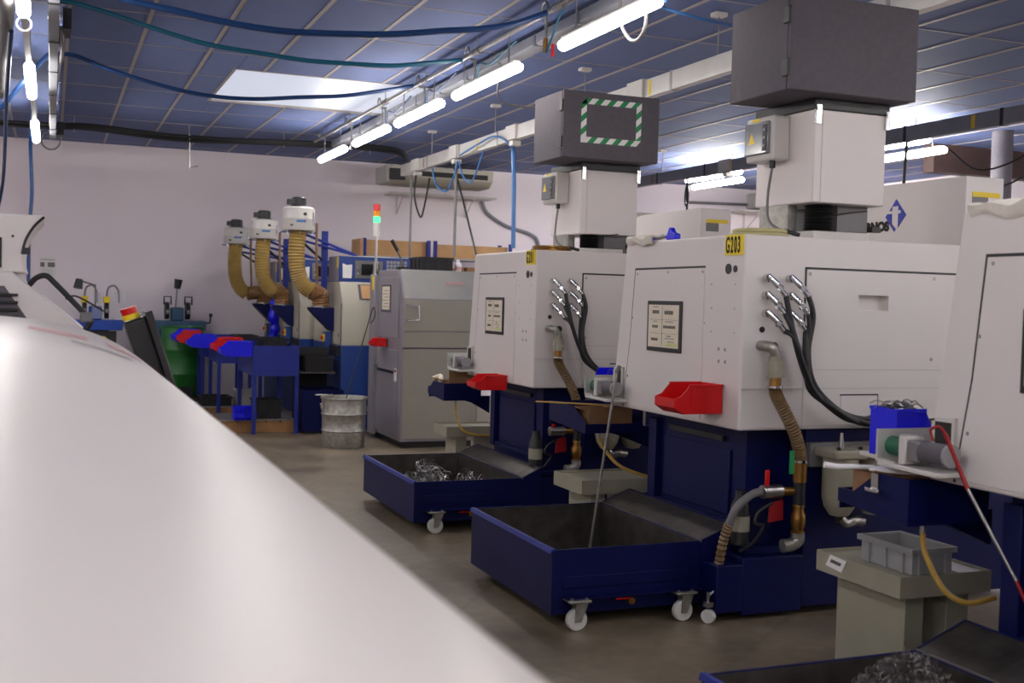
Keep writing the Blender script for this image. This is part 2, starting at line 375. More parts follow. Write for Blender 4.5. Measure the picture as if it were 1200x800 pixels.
def hose(name, pts, r, m, label, y=None, n=8):
    if y is not None: pts = [(a, y, b) for a, b in pts]
    return tag(MB().tube(pts, r, n).build(name, m), label, 'hose')
hose('air_hose', [(.02, 3.66), (.21, 3.49), (.42, 3.43), (.68, 3.4), (.93, 3.37), (1.2, 3.35), (1.48, 3.35), (2.05, 3.4), (2.47, 3.47), (2.72, 3.51), (2.97, 3.57), (3.23, 3.68)], .021, 'navyhose', 'thick navy air hose sagging across the ceiling, the nearest to the tall collectors', 7.5)
hose('air_hose', [(.02, 3.79), (.13, 3.79), (.4, 3.74), (.65, 3.68), (1.09, 3.59), (1.5, 3.56), (1.9, 3.54), (2.26, 3.55), (2.62, 3.57), (2.92, 3.62), (3.23, 3.68)], .019, 'teal', 'teal air hose sagging across the ceiling just before the skylight', 9.3)
hose('air_hose', [(-.64, 3.03), (-.41, 3.17), (-.25, 3.39), (-.05, 3.64), (.05, 3.665), (.19, 3.66), (.47, 3.57), (.98, 3.46), (1.35, 3.42), (1.73, 3.43), (2.12, 3.48), (2.53, 3.53), (2.86, 3.6), (3.15, 3.67), (3.23, 3.69)], .019, 'navyhose', 'blue air hose draped over the side trunking and across the skylight', 10.72)
# drops from the conduit
CX = 3.26
t = thing('air_drop', 'steel air drop pipe with valve and red handle next to the thick navy hose', 'pipe', (CX, 7.58, 3.36))
MB().cyl((CX, 7.58, 3.68), (CX, 7.58, 3.50), .012).build('pipe', 'steel', t); MB().cyl((CX, 7.58, 3.52), (CX, 7.58, 3.42), .018).build('valve', 'brass', t)
bx(CX+.02, CX+.035, 7.50, 7.52, 3.38, 3.47).build('handle', 'red', t)
MB().tube([(CX, 7.57, 3.42), (CX+.01, 7.5, 3.5), (CX+.02, 7.35, 3.66), (CX+.03, 7.1, 3.74)], .008).build('tube', 'teal', t)
for y, lab in ((9.25, 'short dropper pipe with a tied air hose, next to the sagging teal hose'), (10.67, 'dropper pipe wrapped with a blue hose, in front of the skylight'), (12.07, 'dropper pipe with thin blue tube, under the far edge of the skylight'), (13.57, 'plain short dropper pipe close to the back wall')):
    t = thing('hose_drop', lab, 'pipe', (CX, y, 3.40)); q = CX+.07
    MB().cyl((q, y, 3.68), (q, y, 3.42), .011).build('pipe', 'steel', t); MB().cyl((q, y, 3.47), (q, y, 3.40), .017).build('coupling', 'steel', t); bx(CX+.02, q+.012, y-.012, y+.012, 3.665, 3.69).build('bracket', 'steel', t)
    if y < 13: MB().tube([(q+.02, y+.01, 3.41), (q+.02, y, 3.52), (q+.01, y-.1, 3.63), (q, y-.4, 3.58), (q, y-.95, 3.66)], .008).build('tube', 'navyhose' if y > 10 else 'teal', t)
hose('cable', [(3.36, 6.62, 3.62), (3.36, 6.6, 3.44), (3.37, 6.5, 3.315), (3.37, 6.38, 3.285), (3.37, 6.29, 3.35), (3.37, 6.27, 3.5), (3.40, 6.26, 3.65)], .012, 'midgrey', 'grey cable hanging in a loop in front of the nearest batten')
hose('cable', [(3.37, 6.05, 3.45), (3.49, 6.3, 3.483), (3.635, 6.3, 3.458), (3.82, 6.3, 3.437), (4.0, 6.35, 3.44), (4.3, 6.5, 3.45), (4.53, 6.7, 3.47)], .010, 'skyhose', 'light blue tube running from the nearest batten to the pale trunking')
hose('cable', [(3.3, 8.6, 3.39), (3.42, 8.9, 3.31), (3.6, 9.05, 3.29), (3.9, 9.1, 3.3), (4.3, 9.2, 3.36), (4.53, 9.4, 3.40)], .007, 'midgrey', 'thin grey cable sagging between the battens and the pale trunking')
# drop poles and cables from the pale trunking
def drop(pts, r, m, lab): return tag(MB().tube(pts, r).build('drop_cable', m), lab, 'cable')
drop([(4.58, 15.2, 3.33), (4.58, 15.18, 2.9), (4.58, 15.18, 2.2)], .016, 'midgrey', 'straight grey drop pipe above the wooden rack, nearest the signal lamp')
drop([(4.58, 13.3, 3.33), (4.58, 13.3, 2.9), (4.57, 13.28, 2.15)], .018, 'midgrey', 'straight grey drop pipe with a blue loop at its top, above the rack')
drop([(4.6, 11.5, 3.3), (4.6, 11.45, 2.9), (4.6, 11.42, 2.2)], .026, 'skyhose', 'thick blue drop hose coming down behind the dark collector cabinet')
drop([(4.56, 14.9, 3.3), (4.56, 14.95, 3.0), (4.57, 14.7, 2.72), (4.56, 14.5, 2.85), (4.56, 14.3, 3.2)], .012, 'black', 'black cable hanging in a small loop under the air conditioner')
drop([(4.56, 14.2, 3.32), (4.56, 14.0, 3.08), (4.56, 13.6, 2.98), (4.56, 13.35, 3.12), (4.56, 13.2, 3.3)], .012, 'skyhose', 'light blue hose hanging in a wide loop from the pale trunking')
drop([(4.56, 13.15, 3.3), (4.57, 13.0, 3.1), (4.58, 12.75, 3.02), (4.58, 12.5, 3.2), (4.58, 12.3, 3.42)], .01, 'skyhose', 'pale blue hose hanging in a narrow loop from the pale trunking')
drop([(4.6, 13.5, 3.32), (4.6, 13.1, 2.85), (4.5, 12.3, 2.15)], .012, 'black', 'black cable slanting down from the trunking to the grey machine')
drop([(4.48, 12.9, 3.34), (4.48, 12.3, 3.40), (4.48, 11.8, 3.43), (4.5, 11.5, 3.36), (4.58, 11.46, 3.25)], .011, 'skyhose', 'blue hose curving from the trunking into the thick drop hose')
drop([(8.0, 13.6, 3.34), (7.95, 13.5, 3.0), (7.9, 13.4, 2.6), (7.95, 13.3, 2.2)], .014, 'black', 'black cable dropping beside the white collector towards the far wall')
t = tag(MB().torus((8.0, 13.6, 3.12), (1, -.4, 0), .14, .013, 24, 6).build('cable_coil', 'black'), 'coil of black cable hanging from the dark trunking', 'cable')
drop([(8.0, 9.3, 3.34), (7.98, 9.3, 2.9), (7.9, 9.25, 2.4)], .016, 'black', 'straight black drop pole hanging from the dark trunking')
drop([(8.0, 7.4, 3.34), (7.95, 7.7, 3.05), (7.9, 8.2, 2.95), (8.0, 8.7, 3.2)], .009, 'black', 'thin black cable hanging in a shallow loop below the dark trunking')
drop([(8.0, 7.2, 3.3), (7.95, 7.4, 3.0), (7.7, 7.9, 2.72), (7.4, 8.8, 2.74), (7.2, 9.4, 2.95)], .009, 'black', 'thin black cable drooping towards the logo cover')
drop([(8.02, 7.15, 3.3), (8.0, 7.1, 3.0), (7.9, 7.4, 2.6)], .009, 'black', 'short black cable hanging behind the logo cover')
drop([(-.22, 14.6, 3.7), (-.25, 15.2, 3.4), (-.23, 15.3, 2.8), (-.26, 15.3, 2.2), (-.25, 15.3, 1.0), (-.25, 15.3, .0)], .022, 'navyhose', 'dark blue hose coming straight down in front of the back wall')
t = thing('overhead_pipe', 'pair of dark and blue pipes running along the ceiling past the battens', 'pipe', (-.5, 10, 3.5))
MB().tube([(-.3, 6.0, 3.55), (-.29, 8.2, 3.5), (-.36, 9.9, 3.5), (-.46, 12.0, 3.48)], .05, 12).build('dark_pipe', 'midgrey', t)
MB().tube([(-.42, 6.0, 3.6), (-.40, 8.2, 3.56), (-.45, 9.9, 3.55), (-.55, 12.0, 3.52)], .03, 10).build('blue_pipe', 'skyhose', t)
MB().tube([(-.28, 8.9, 3.45), (-.36, 10.5, 3.2), (-.48, 13.2, 2.75), (-.6, 14.0, 2.3)], .017).build('blue_hose', 'navyhose', t)

# ---------------------------------------------------------------- on the back wall
WY = 18.25
t = thing('air_conditioner', 'long beige ceiling air conditioner with dark slot on the back wall', 'air conditioner', (5.8, 17.9, 3.46))
MB().prism([(17.58, 3.73), (17.58, 3.56), (17.75, 3.46), (WY-.004, 3.46), (WY-.004, 3.73)], 'x', 4.95, 6.7).build('casing', 'mbeige', t, bevel=.015)
bx(5.35, 6.6, 17.574, 17.6, 3.58, 3.66).build('air_slot', 'darkvoid', t)
for i in range(4): bx(5.35, 6.6, 17.568, 17.58, 3.585+i*.022, 3.589+i*.022).build('louvre', 'black', t)
bx(4.90, 4.955, 17.6, WY-.004, 3.47, 3.74).build('end_cap', 'offwhite', t, bevel=.01); bx(4.94, 5.2, 17.572, 17.585, 3.5, 3.68).build('intake_grille', 'black', t)
t = thing('wall_shelf', 'pale metal shelf on brackets below the air conditioner', 'shelf', (5.95, 18, 3.2))
bx(5.05, 6.85, 17.8, WY, 3.30, 3.33).build('board', 'offwhite', t)
for x in (5.25, 6.45):
    MB().box(x, x+.025, WY-.02, WY, 3.0, 3.3).tube([(x+.012, 17.85, 3.29), (x+.012, WY-.01, 3.02)], .01, 6, smooth=False).build('bracket', 'offwhite', t)
t = thing('wall_shelf', 'pale metal shelf on a bracket above the yellow hose, right of the pipes', 'shelf', (12.3, 18, 3.2))
bx(11.6, 13.2, 17.7, WY, 3.36, 3.39).build('board', 'offwhite', t)
for x in (11.95, 12.9): MB().box(x, x+.03, WY-.02, WY, 2.98, 3.36).tube([(x+.015, 17.75, 3.35), (x+.015, WY-.01, 3.0)], .014, 6, smooth=False).build('bracket', 'offwhite', t)
t = thing('wall_unit', 'white wall unit with a slanted flap above the far shelf', 'air conditioner', (12.5, 18, 3.45))
bx(12.0, 13.0, 17.85, WY, 3.45, 3.72).build('casing', 'offwhite', t, bevel=.02); MB().prism([(17.6, 3.42), (17.6, 3.44), (17.86, 3.56), (17.86, 3.54)], 'x', 12.02, 12.98).build('flap', 'offwhite', t)
hose('wall_conduit', [(6.75, 18.22, 3.3), (6.85, 18.22, 3.1), (7.2, 18.22, 2.9), (7.65, 18.22, 2.78), (7.8, 18.22, 2.62), (7.82, 18.22, 2.1)], .03, 'greytrunk', 'grey flexible conduit curving down the wall from the shelf')
t = thing('wall_pipe', 'white and blue pipes running along the lit back wall', 'pipe', (10.3, 18.2, 3.3))
MB().cyl((8.2, 18.19, 3.22), (11.6, 18.19, 3.26), .025).build('white_pipe', 'mbeige', t); MB().cyl((8.2, 18.19, 3.0), (10.3, 18.19, 3.02), .03).build('blue_pipe', 'skyhose', t)
MB().cyl((10.7, 18.19, 3.5), (12.2, 18.19, 3.53), .025).build('grey_pipe', 'midgrey', t); bx(11.15, 11.25, 18.15, WY, 3.3, 3.4).build('pipe_clip', 'black', t)
t = thing('notice_sheet', 'printed paper notice with two small pictures on the back wall', 'notice', (-.05, 18.24, 1.8))
bx(-.16, .065, 18.242, WY, 1.81, 2.095).build('sheet', 'plainpaper', t)
bx(-.15, -.09, 18.24, 18.243, 1.95, 2.02).build('picture', 'midgrey', t); bx(-.05, .05, 18.24, 18.243, 1.95, 2.02).build('picture', 'midgrey', t)
bx(-.15, .05, 18.24, 18.243, 2.055, 2.062).build('red_line', 'dred', t)
for i in range(5): bx(-.14, .03-.02*(i % 2), 18.24, 18.243, 1.925-i*.02, 1.929-i*.02).build('text_line', 'plasticgrey', t)
t = thing('ceiling_girder', 'dark brown steel girder and grey column behind the logo cover', 'girder', (11.6, 12, 3.3))
bx(10.6, 13.2, 11.8, 12.0, 3.45, 3.81).build('beam', 'darkbrown', t); MB().cyl((10.55, 10.6, 0), (10.55, 10.6, H), .12, n=20).build('column', 'dkgrey', t)

# ================================================================ MULTI-SPINDLE MACHINES
def screw(mb, p, axis, r=.008):
    p = Vector(p); mb.cyl(p, p+Vector(axis)*.004, r, r*.7, n=8)
def carve(o, x0, x1, y0, y1, z0, z1):
    c_ = bx(x0, x1, y0, y1, z0, z1).build('cutter', 'white', None)
    md = o.modifiers.new('cut', 'BOOLEAN'); md.object = c_; md.operation = 'DIFFERENCE'; md.solver = 'EXACT'
    with_bevel = [m for m in o.modifiers if m.type == 'BEVEL']; keep = [(m.width, m.segments) for m in with_bevel]
    for m in with_bevel: o.modifiers.remove(m)
    bpy.context.view_layer.update()
    me = bpy.data.meshes.new_from_object(o.evaluated_get(bpy.context.evaluated_depsgraph_get()))
    o.modifiers.clear(); o.data = me; bpy.data.objects.remove(c_)
    for p_ in me.polygons: p_.use_smooth = False
    for w_, s_ in keep:
        bv = o.modifiers.new('bevel', 'BEVEL'); bv.width = w_; bv.segments = s_; bv.limit_method = 'ANGLE'; bv.angle_limit = math.radians(40)
def machine(ox, oy, num, label, cover_y=None, brand=False, stopper=True, spout=True):
    t = thing('lathe_machine', label, 'machine', (ox, oy, 0), 'white and blue multi-spindle machines')
    def B(x0, x1, y0, y1, z0, z1): return bx(ox+x0, ox+x1, oy+y0, oy+y1, z0, z1)
    def p(x, y, z): return (ox+x, oy+y, z)
    # white housing, its far end leaning
    h = MB().prism([(oy, 1.0), (oy+1.43, 1.0), (oy+1.43, 1.12), (oy+1.30, 2.02), (oy, 2.02)], 'x', ox, ox+2.0).build('housing', 'white', t, bevel=.012, seg=3)
    # left inspection panel
    MB().prism([(oy+.376, 1.02), (oy+1.285, 1.02), (oy+1.215, 1.40), (oy+1.166, 1.848), (oy+.376, 1.85)], 'x', ox-.006, ox+.001).build('side_panel', 'white', t, bevel=.002)
    sm = MB().prism([(oy+.372, 1.85), (oy+1.176, 1.848), (oy+1.176, 1.860), (oy+.372, 1.862)], 'x', ox-.003, ox)
    sm.prism([(oy+1.166, 1.86), (oy+1.178, 1.86), (oy+1.226, 1.40), (oy+1.296, 1.01), (oy+1.285, 1.01), (oy+1.215, 1.40)], 'x', ox-.0025, ox)
    sm.build('panel_seam', 'black', t, smooth=False)
    mb = MB()
    for y, z in ((.77, 1.832), (1.14, 1.825), (.39, 1.83), (1.19, 1.56), (1.23, 1.2)): screw(mb, p(-.006, y, z), (-1, 0, 0))
    for y, z in ((.305, 1.76), (.072, 1.76), (.297, 1.633), (.073, 1.633), (.294, 1.507), (.069, 1.507), (.366, 1.55)): screw(mb, p(0, y, z), (-1, 0, 0), .005)
    for y, z in ((.216, 1.416), (.153, 1.415), (.212, 1.35), (.149, 1.35)): screw(mb, p(0, y, z), (-1, 0, 0), .011)
    mb.build('screw', 'steel', t)['kind'] = 'stuff'
    MB().cyl(p(.001, .142, 1.841), p(-.004, .142, 1.841), .028, n=16).build('port', 'black', t); MB().cyl(p(.001, .077, 1.84), p(-.003, .077, 1.84), .019, n=16).build('port', 'black', t)
    # framed job sheet
    fr_ = B(-.016, -.006, .59, .985, 1.37, 1.665).build('sheet_frame', 'black', t, bevel=.003)
    B(-.0175, -.0155, .615, .965, 1.395, 1.642).build('job_sheet', 'paper', fr_)
    lines = MB()
    for z in (1.555, 1.475): lines.box(ox-.0185, ox-.017, oy+.63, oy+.95, z, z+.0015)
    lines.box(ox-.0185, ox-.017, oy+.80, oy+.802, 1.41, 1.635)
    for y0, y1, z, hh in ((.84, .92, 1.60, .02), (.68, .78, 1.598, .022), (.85, .92, 1.515, .015), (.65, .79, 1.515, .016), (.85, .93, 1.44, .016), (.70, .75, 1.462, .006), (.66, .77, 1.448, .004), (.66, .74, 1.43, .004), (.85, .92, 1.63, .004), (.86, .91, 1.545, .004), (.68, .77, 1.545, .004)):
        n = max(2, int((y1-y0)/.016))
        for k in range(n): lines.box(ox-.0185, ox-.017, oy+y0+(y1-y0)*k/n, oy+y0+(y1-y0)*(k+.75)/n, z-hh/2, z+hh/2)
    lines.build('print', 'ink', fr_, smooth=False)['kind'] = 'stuff'
    B(-.0182, -.0172, .625, .75, 1.402, 1.425).build('marker_patch', 'greenpatch', fr_)
    # number plate
    if num:
        pl = B(-.005, .001, .005, .178, 1.912, 2.018).build('number_plate', 'yellow', t)
        text('number', num, 'dink', pl, p(-.0062, .168, 1.926), (0, -1, 0), (0, 0, 1), .118, .44, .003, 1.28)
    # end face: panels, seams, recess handle
    ep = B(.39, 1.9, -.006, .001, 1.02, 1.85).build('end_panel', 'white', t, bevel=.002)
    sm = MB().box(ox+.382, ox+1.9, oy-.003, oy, 1.85, 1.862); sm.box(ox+.380, ox+.390, oy-.003, oy, 1.30, 1.862)
    sm.build('panel_seam', 'black', t, smooth=False)
    B(.0, 1.9, -.0075, -.0, 1.216, 1.222).build('panel_ridge', 'offwhite', t); B(.39, 1.9, -.0085, -.006, 1.316, 1.322).build('panel_ridge', 'offwhite', t)
    a, b, c, d = .731, .929, 1.64, 1.722
    for o_ in (h, ep): carve(o_, ox+a, ox+b, oy-.05, oy+.05, c, d)
    B(a+.002, b-.002, .046, .05, c+.002, d-.002).build('recessed_handle', 'white', t)
    mb = MB()
    for x, z in ((.41, 1.826), (1.24, 1.826), (.413, 1.378), (1.24, 1.378)): screw(mb, p(x, -.006, z), (0, -1, 0), .011)
    mb.build('screw', 'steel', t)['kind'] = 'stuff'
    B(.632, .875, -.012, -.006, 1.055, 1.18).build('small_panel', 'white', t, bevel=.002)
    sm = MB().box(ox+.628, ox+.88, oy-.0085, oy-.006, 1.18, 1.188); sm.box(ox+.875, ox+.882, oy-.0085, oy-.006, 1.055, 1.188); sm.build('panel_seam', 'black', t, smooth=False)
    MB().cyl(p(.123, .001, 1.528), p(.123, -.003, 1.528), .016).build('port', 'black', t); MB().cyl(p(.201, .001, 1.44), p(.201, -.003, 1.44), .024).build('port', 'black', t)
    # six hydraulic hoses
    ends = [(.86, -.10, 1.03), (.86, -.05, 1.05), (.86, -.07, 1.07), (.86, -.12, 1.055), (.86, -.14, 1.02), (.86, -.03, 1.025)]
    for k, (x, z) in enumerate(((.136, 1.796), (.132, 1.706), (.136, 1.613), (.277, 1.796), (.28, 1.705), (.276, 1.615))):
        f_ = MB().cyl(p(x, .0, z), p(x, -.035, z), .022, n=8); f_.cyl(p(x-.005, -.03, z+.01), p(x+.035, -.06, z-.035), .017)
        f_.cyl(p(x+.03, -.055, z-.03), p(x+.075, -.075, z-.09), .015); f_.cyl(p(x+.04, -.06, z-.045), p(x+.05, -.065, z-.058), .021, n=6)
        f_.build('hose_fitting', 'chrome', t)
        j = k % 3
        if k < 3: mid = [p(.235+.0*j, -.10-.015*j, 1.56-.035*j), p(.285, -.10-.02*j, 1.40-.02*j), p(.36, -.10-.015*j, 1.25-.012*j)]
        else: mid = [p(.375-.02*j, -.09, 1.60-.05*j), p(.355-.015*j, -.085-.015*j, 1.42-.03*j), p(.39-.01*j, -.09, 1.26-.02*j)]
        e = ends[k]
        path = [p(x+.075, -.075, z-.09)]+mid+[p(.48, -.10-.01*k, 1.145-.008*j), p(.64, -.09-.008*k, 1.075-.01*j), p(*e), p(1.2, -.07-.01*k, 1.01+.008*k)]
        MB().tube(path, .0145, 8).build('hydraulic_hose', 'rubber', t)
    # coolant line
    MB().tube([p(.116, 0, 1.445), p(.118, -.05, 1.445), p(.14, -.075, 1.435), p(.158, -.078, 1.40), p(.16, -.078, 1.385)], .027, 12).build('elbow', 'galv', t)
    cn = MB().cyl(p(.16, -.078, 1.39), p(.16, -.078, 1.36), .033); cn.cyl(p(.161, -.078, 1.36), p(.162, -.078, 1.29), .042, n=12); cn.cyl(p(.162, -.078, 1.295), p(.163, -.078, 1.285), .046); cn.build('coupling', 'beige', t)
    MB().cyl(p(.163, -.078, 1.285), p(.161, -.078, 1.225), .030).build('brass_sleeve', 'brass', t)
    hp = [p(.161, -.078, 1.23), p(.17, -.082, 1.19), p(.22, -.085, 1.108), p(.285, -.085, 1.0), p(.325, -.08, .90), p(.337, -.075, .83)]
    MB().tube(hp, lambda i, q: .032+.004*(1 if (i % 2) else -1), 12, seg=14).build('ribbed_hose', 'brownhose', t)
    for z in (1.235, .845): MB().cyl(p(.161 if z > 1 else .336, -.078, z-.006), p(.161 if z > 1 else .336, -.078, z+.006), .041, n=14).build('hose_clamp', 'chrome', t)
    MB().cyl(p(.337, -.075, .84), p(.337, -.075, .735), .036).build('brass_valve', 'brass', t); MB().cyl(p(.337, -.075, .735), p(.337, -.075, .60), .032).build('black_pipe', 'black', t)
    MB().lathe(p(.336, -.075, .46), [(.025, 0), (.038, .012), (.03, .02), (.04, .06), (.04, .1), (.028, .13), (.034, .15), (.03, .16)], 14).build('check_valve', 'brass', t)
    MB().tube([p(.336, -.075, .47), p(.335, -.075, .43), p(.30, -.07, .405), p(.25, -.065, .40)], .036, 12).build('elbow', 'galv', t)
    B(.255, .285, -.1, -.09, .78, .905).build('green_handle', 'green', t, bevel=.005)
    MB().cyl(p(.13, -.04, .685), p(.245, -.04, .685), .036).build('ball_valve', 'steel', t); B(.145, .17, -.05, -.035, .71, .80).build('red_handle', 'red', t, bevel=.005)
    MB().cyl(p(.245, -.05, .685), p(.31, -.06, .685), .024).build('brass_nipple', 'brass', t)
    if spout: MB().tube([p(.13, -.04, .685), p(.06, -.05, .675), p(-.02, -.04, .61), p(-.045, -.01, .52)], .022, 10).build('return_hose', 'midgrey', t)
    if spout: MB().tube([p(-.045, -.01, .52), p(-.055, .02, .43), p(-.055, .06, .295)], lambda i, q: .024+.003*(1 if (i % 2) else -1), 10, seg=10).build('ribbed_hose', 'brownhose', t)
    MB().prism([(ox+.19, .62), (ox+.27, .64), (ox+.275, .53), (ox+.185, .52)], 'y', oy-.03, oy-.02).build('red_tag', 'dred', t)
    bt = MB().lathe(p(.06, .05, .40), [(.05, 0), (.05, .2), (.03, .24), (.03, .28)], 14); bt.build('pump', 'black', t); MB().lathe(p(.06, .05, .47), [(.053, 0), (.053, .08)], 14, False).build('pump_label', 'beige', t)
    MB().tube([p(.2, -.03, .62), p(.12, -.03, .58), p(.1, -.03, .52), p(.16, -.02, .5), p(.1, -.02, .42), p(.03, 0, .37)], .009, 6).build('black_cable', 'black', t)
    # blue base
    B(.16, 1.95, .30, 1.17, .05, 1.0).build('base', 'blue', t, bevel=.006)
    B(.44, 1.95, .02, .30, .04, 1.0).build('base_column', 'blue', t, bevel=.006)
    B(.16, .44, .16, .30, .36, 1.0).build('valve_niche', 'blue', t)
    B(.145, .16, .30, 1.02, .50, .86).build('base_door', 'blue', t, bevel=.004); B(.13, .16, .28, 1.17, .44, .475).build('base_rail', 'blue', t, bevel=.004)
    B(.12, .16, 1.08, 1.17, .44, .95).build('base_post', 'blue', t, bevel=.004)
    B(.135, .16, .36, .95, .90, .93).build('door_hinge', 'black', t)
    st_ = B(.056, .43, .0, .34, .03, .33).build('coolant_tank', 'blue', t, bevel=.006); B(.11, .43, .06, .34, .33, .37).build('tank_lid', 'blue', t, bevel=.006)
    if spout: B(-.1, .056, .0, .15, .05, .30).build('tank_spout', 'blue', t, bevel=.006)
    if spout:
     c = MB().cyl(p(-.13, .03, .16), p(-.13, .03, .10), .010); c.box(ox-.15, ox-.11, oy+.01, oy+.05, .085, .11); c.tube([p(-.13, .03, .14), p(-.07, .03, .18)], .007, 6); c.build('caster_fork', 'steel', t)
     MB().cyl(p(-.14, .02, .036), p(-.115, .035, .036), .036, n=20).build('caster_wheel', 'wheel', t)
    # twin filter housings
    B(.44, .93, -.02, .02, .80, .93).build('filter_bracket', 'midgrey', t, bevel=.005)
    for x in (.575, .79):
        MB().lathe(p(x, -.1, .60), [(.03, -.05), (.05, -.045), (.08, 0), (.092, .05), (.095, .26)], 22).build('filter_bowl', 'beige', t)
        B(x-.105, x+.105, -.2, .0, .86, .91).build('filter_head', 'beige', t, bevel=.012); MB().cyl(p(x, -.1, .91), p(x, -.1, .99), .016, .008).build('filter_valve', 'steel', t)
        for dx in (-.07, .07): MB().cyl(p(x+dx, -.17, .91), p(x+dx, -.17, .925), .012, n=8).build('bolt', 'black', t)
    MB().tube([p(.58, -.1, .54), p(.62, -.1, .51), p(.68, -.1, .52), p(.74, -.08, .51)], .03, 10).build('filter_pipe', 'steel', t)
    if stopper:  # parts outlet at the far end
        o_ = B(-.012, .0, 1.30, 1.39, 1.13, 1.23); o_.build('outlet', 'darkvoid', t)
        of = MB()
        for q in ((1.285, 1.30, 1.11, 1.25), (1.39, 1.405, 1.11, 1.23), (1.30, 1.39, 1.23, 1.245)): of.box(ox-.016, ox, oy+q[0], oy+q[1], q[2], q[3])
        of.build('outlet_frame', 'offwhite', t)
    if cover_y:
        a = oy+cover_y; x = ox+1.69
        tc_ = thing('rear_cover', 'white rear cover box bearing the blue diamond emblem and maker name' if brand else 'plain white rear cover box behind the G201 machine', 'cover', (x+.14, a+.6, 2.021), 'white rear covers on the machines')
        cv = MB().prism([(a, 2.021), (a+1.75, 2.021), (a+1.30, 2.40), (a+1.05, 2.45), (a, 2.45)], 'x', x, x+.29).build('cover_shell', 'white', tc_, bevel=.006)
        B(1.74, 1.95, cover_y-.004, cover_y, 2.33, 2.36).build('warning_label', 'ylabel', tc_); B(1.74, 1.86, cover_y-.003, cover_y, 2.26, 2.33).build('label_text', 'midgrey', tc_)
        if brand:
            text('maker_name', 'TORNOS', 'dink', cv, (x-.002, oy+1.265, 2.158), (0, -1, 0), (0, 0, 1), .080, 1.06, .006)
            # diamond emblem with a letter t cut out; reading right = -y
            cy, cz = oy+.856, 2.25; k = .2
            def q(u, v): return (cy-u, cz+v)
            lg = MB()
            hw, hh = .095, .104
            lg.prism([q(0, hh), q(-.037, .058), q(.022, .06), q(.022, .058), q(.028, hh-.03)], 'x', x-.003, x)
            lg.prism([q(-.037, .060), q(-.062, .030), q(-.037, .030)], 'x', x-.003, x)
            lg.prism([q(.022, .062), q(.028, .073), q(.095, 0), q(.022, -.08), q(.022, .012), q(.045, .012), q(.045, .032), q(.022, .032)], 'x', x-.003, x)
            lg.prism([q(-.037, .012), q(-.082, .012), q(-.098, -.006), q(-.01, -.104), q(.003, -.086), q(-.037, -.05)], 'x', x-.003, x)
            lg.build('emblem', 'logo', cv, smooth=False)
    return t
machine(3.31, 5.03, 'G203', 'white and blue multi-spindle machine wearing the yellow G203 plate', .26, True)
machine(3.30, 7.74, 'G201', 'white and blue multi-spindle machine wearing the yellow G201 plate', .5, spout=False)
machine(3.15, 2.04, None, 'white and blue multi-spindle machine with a motor drive and a rag on top', None, spout=False)

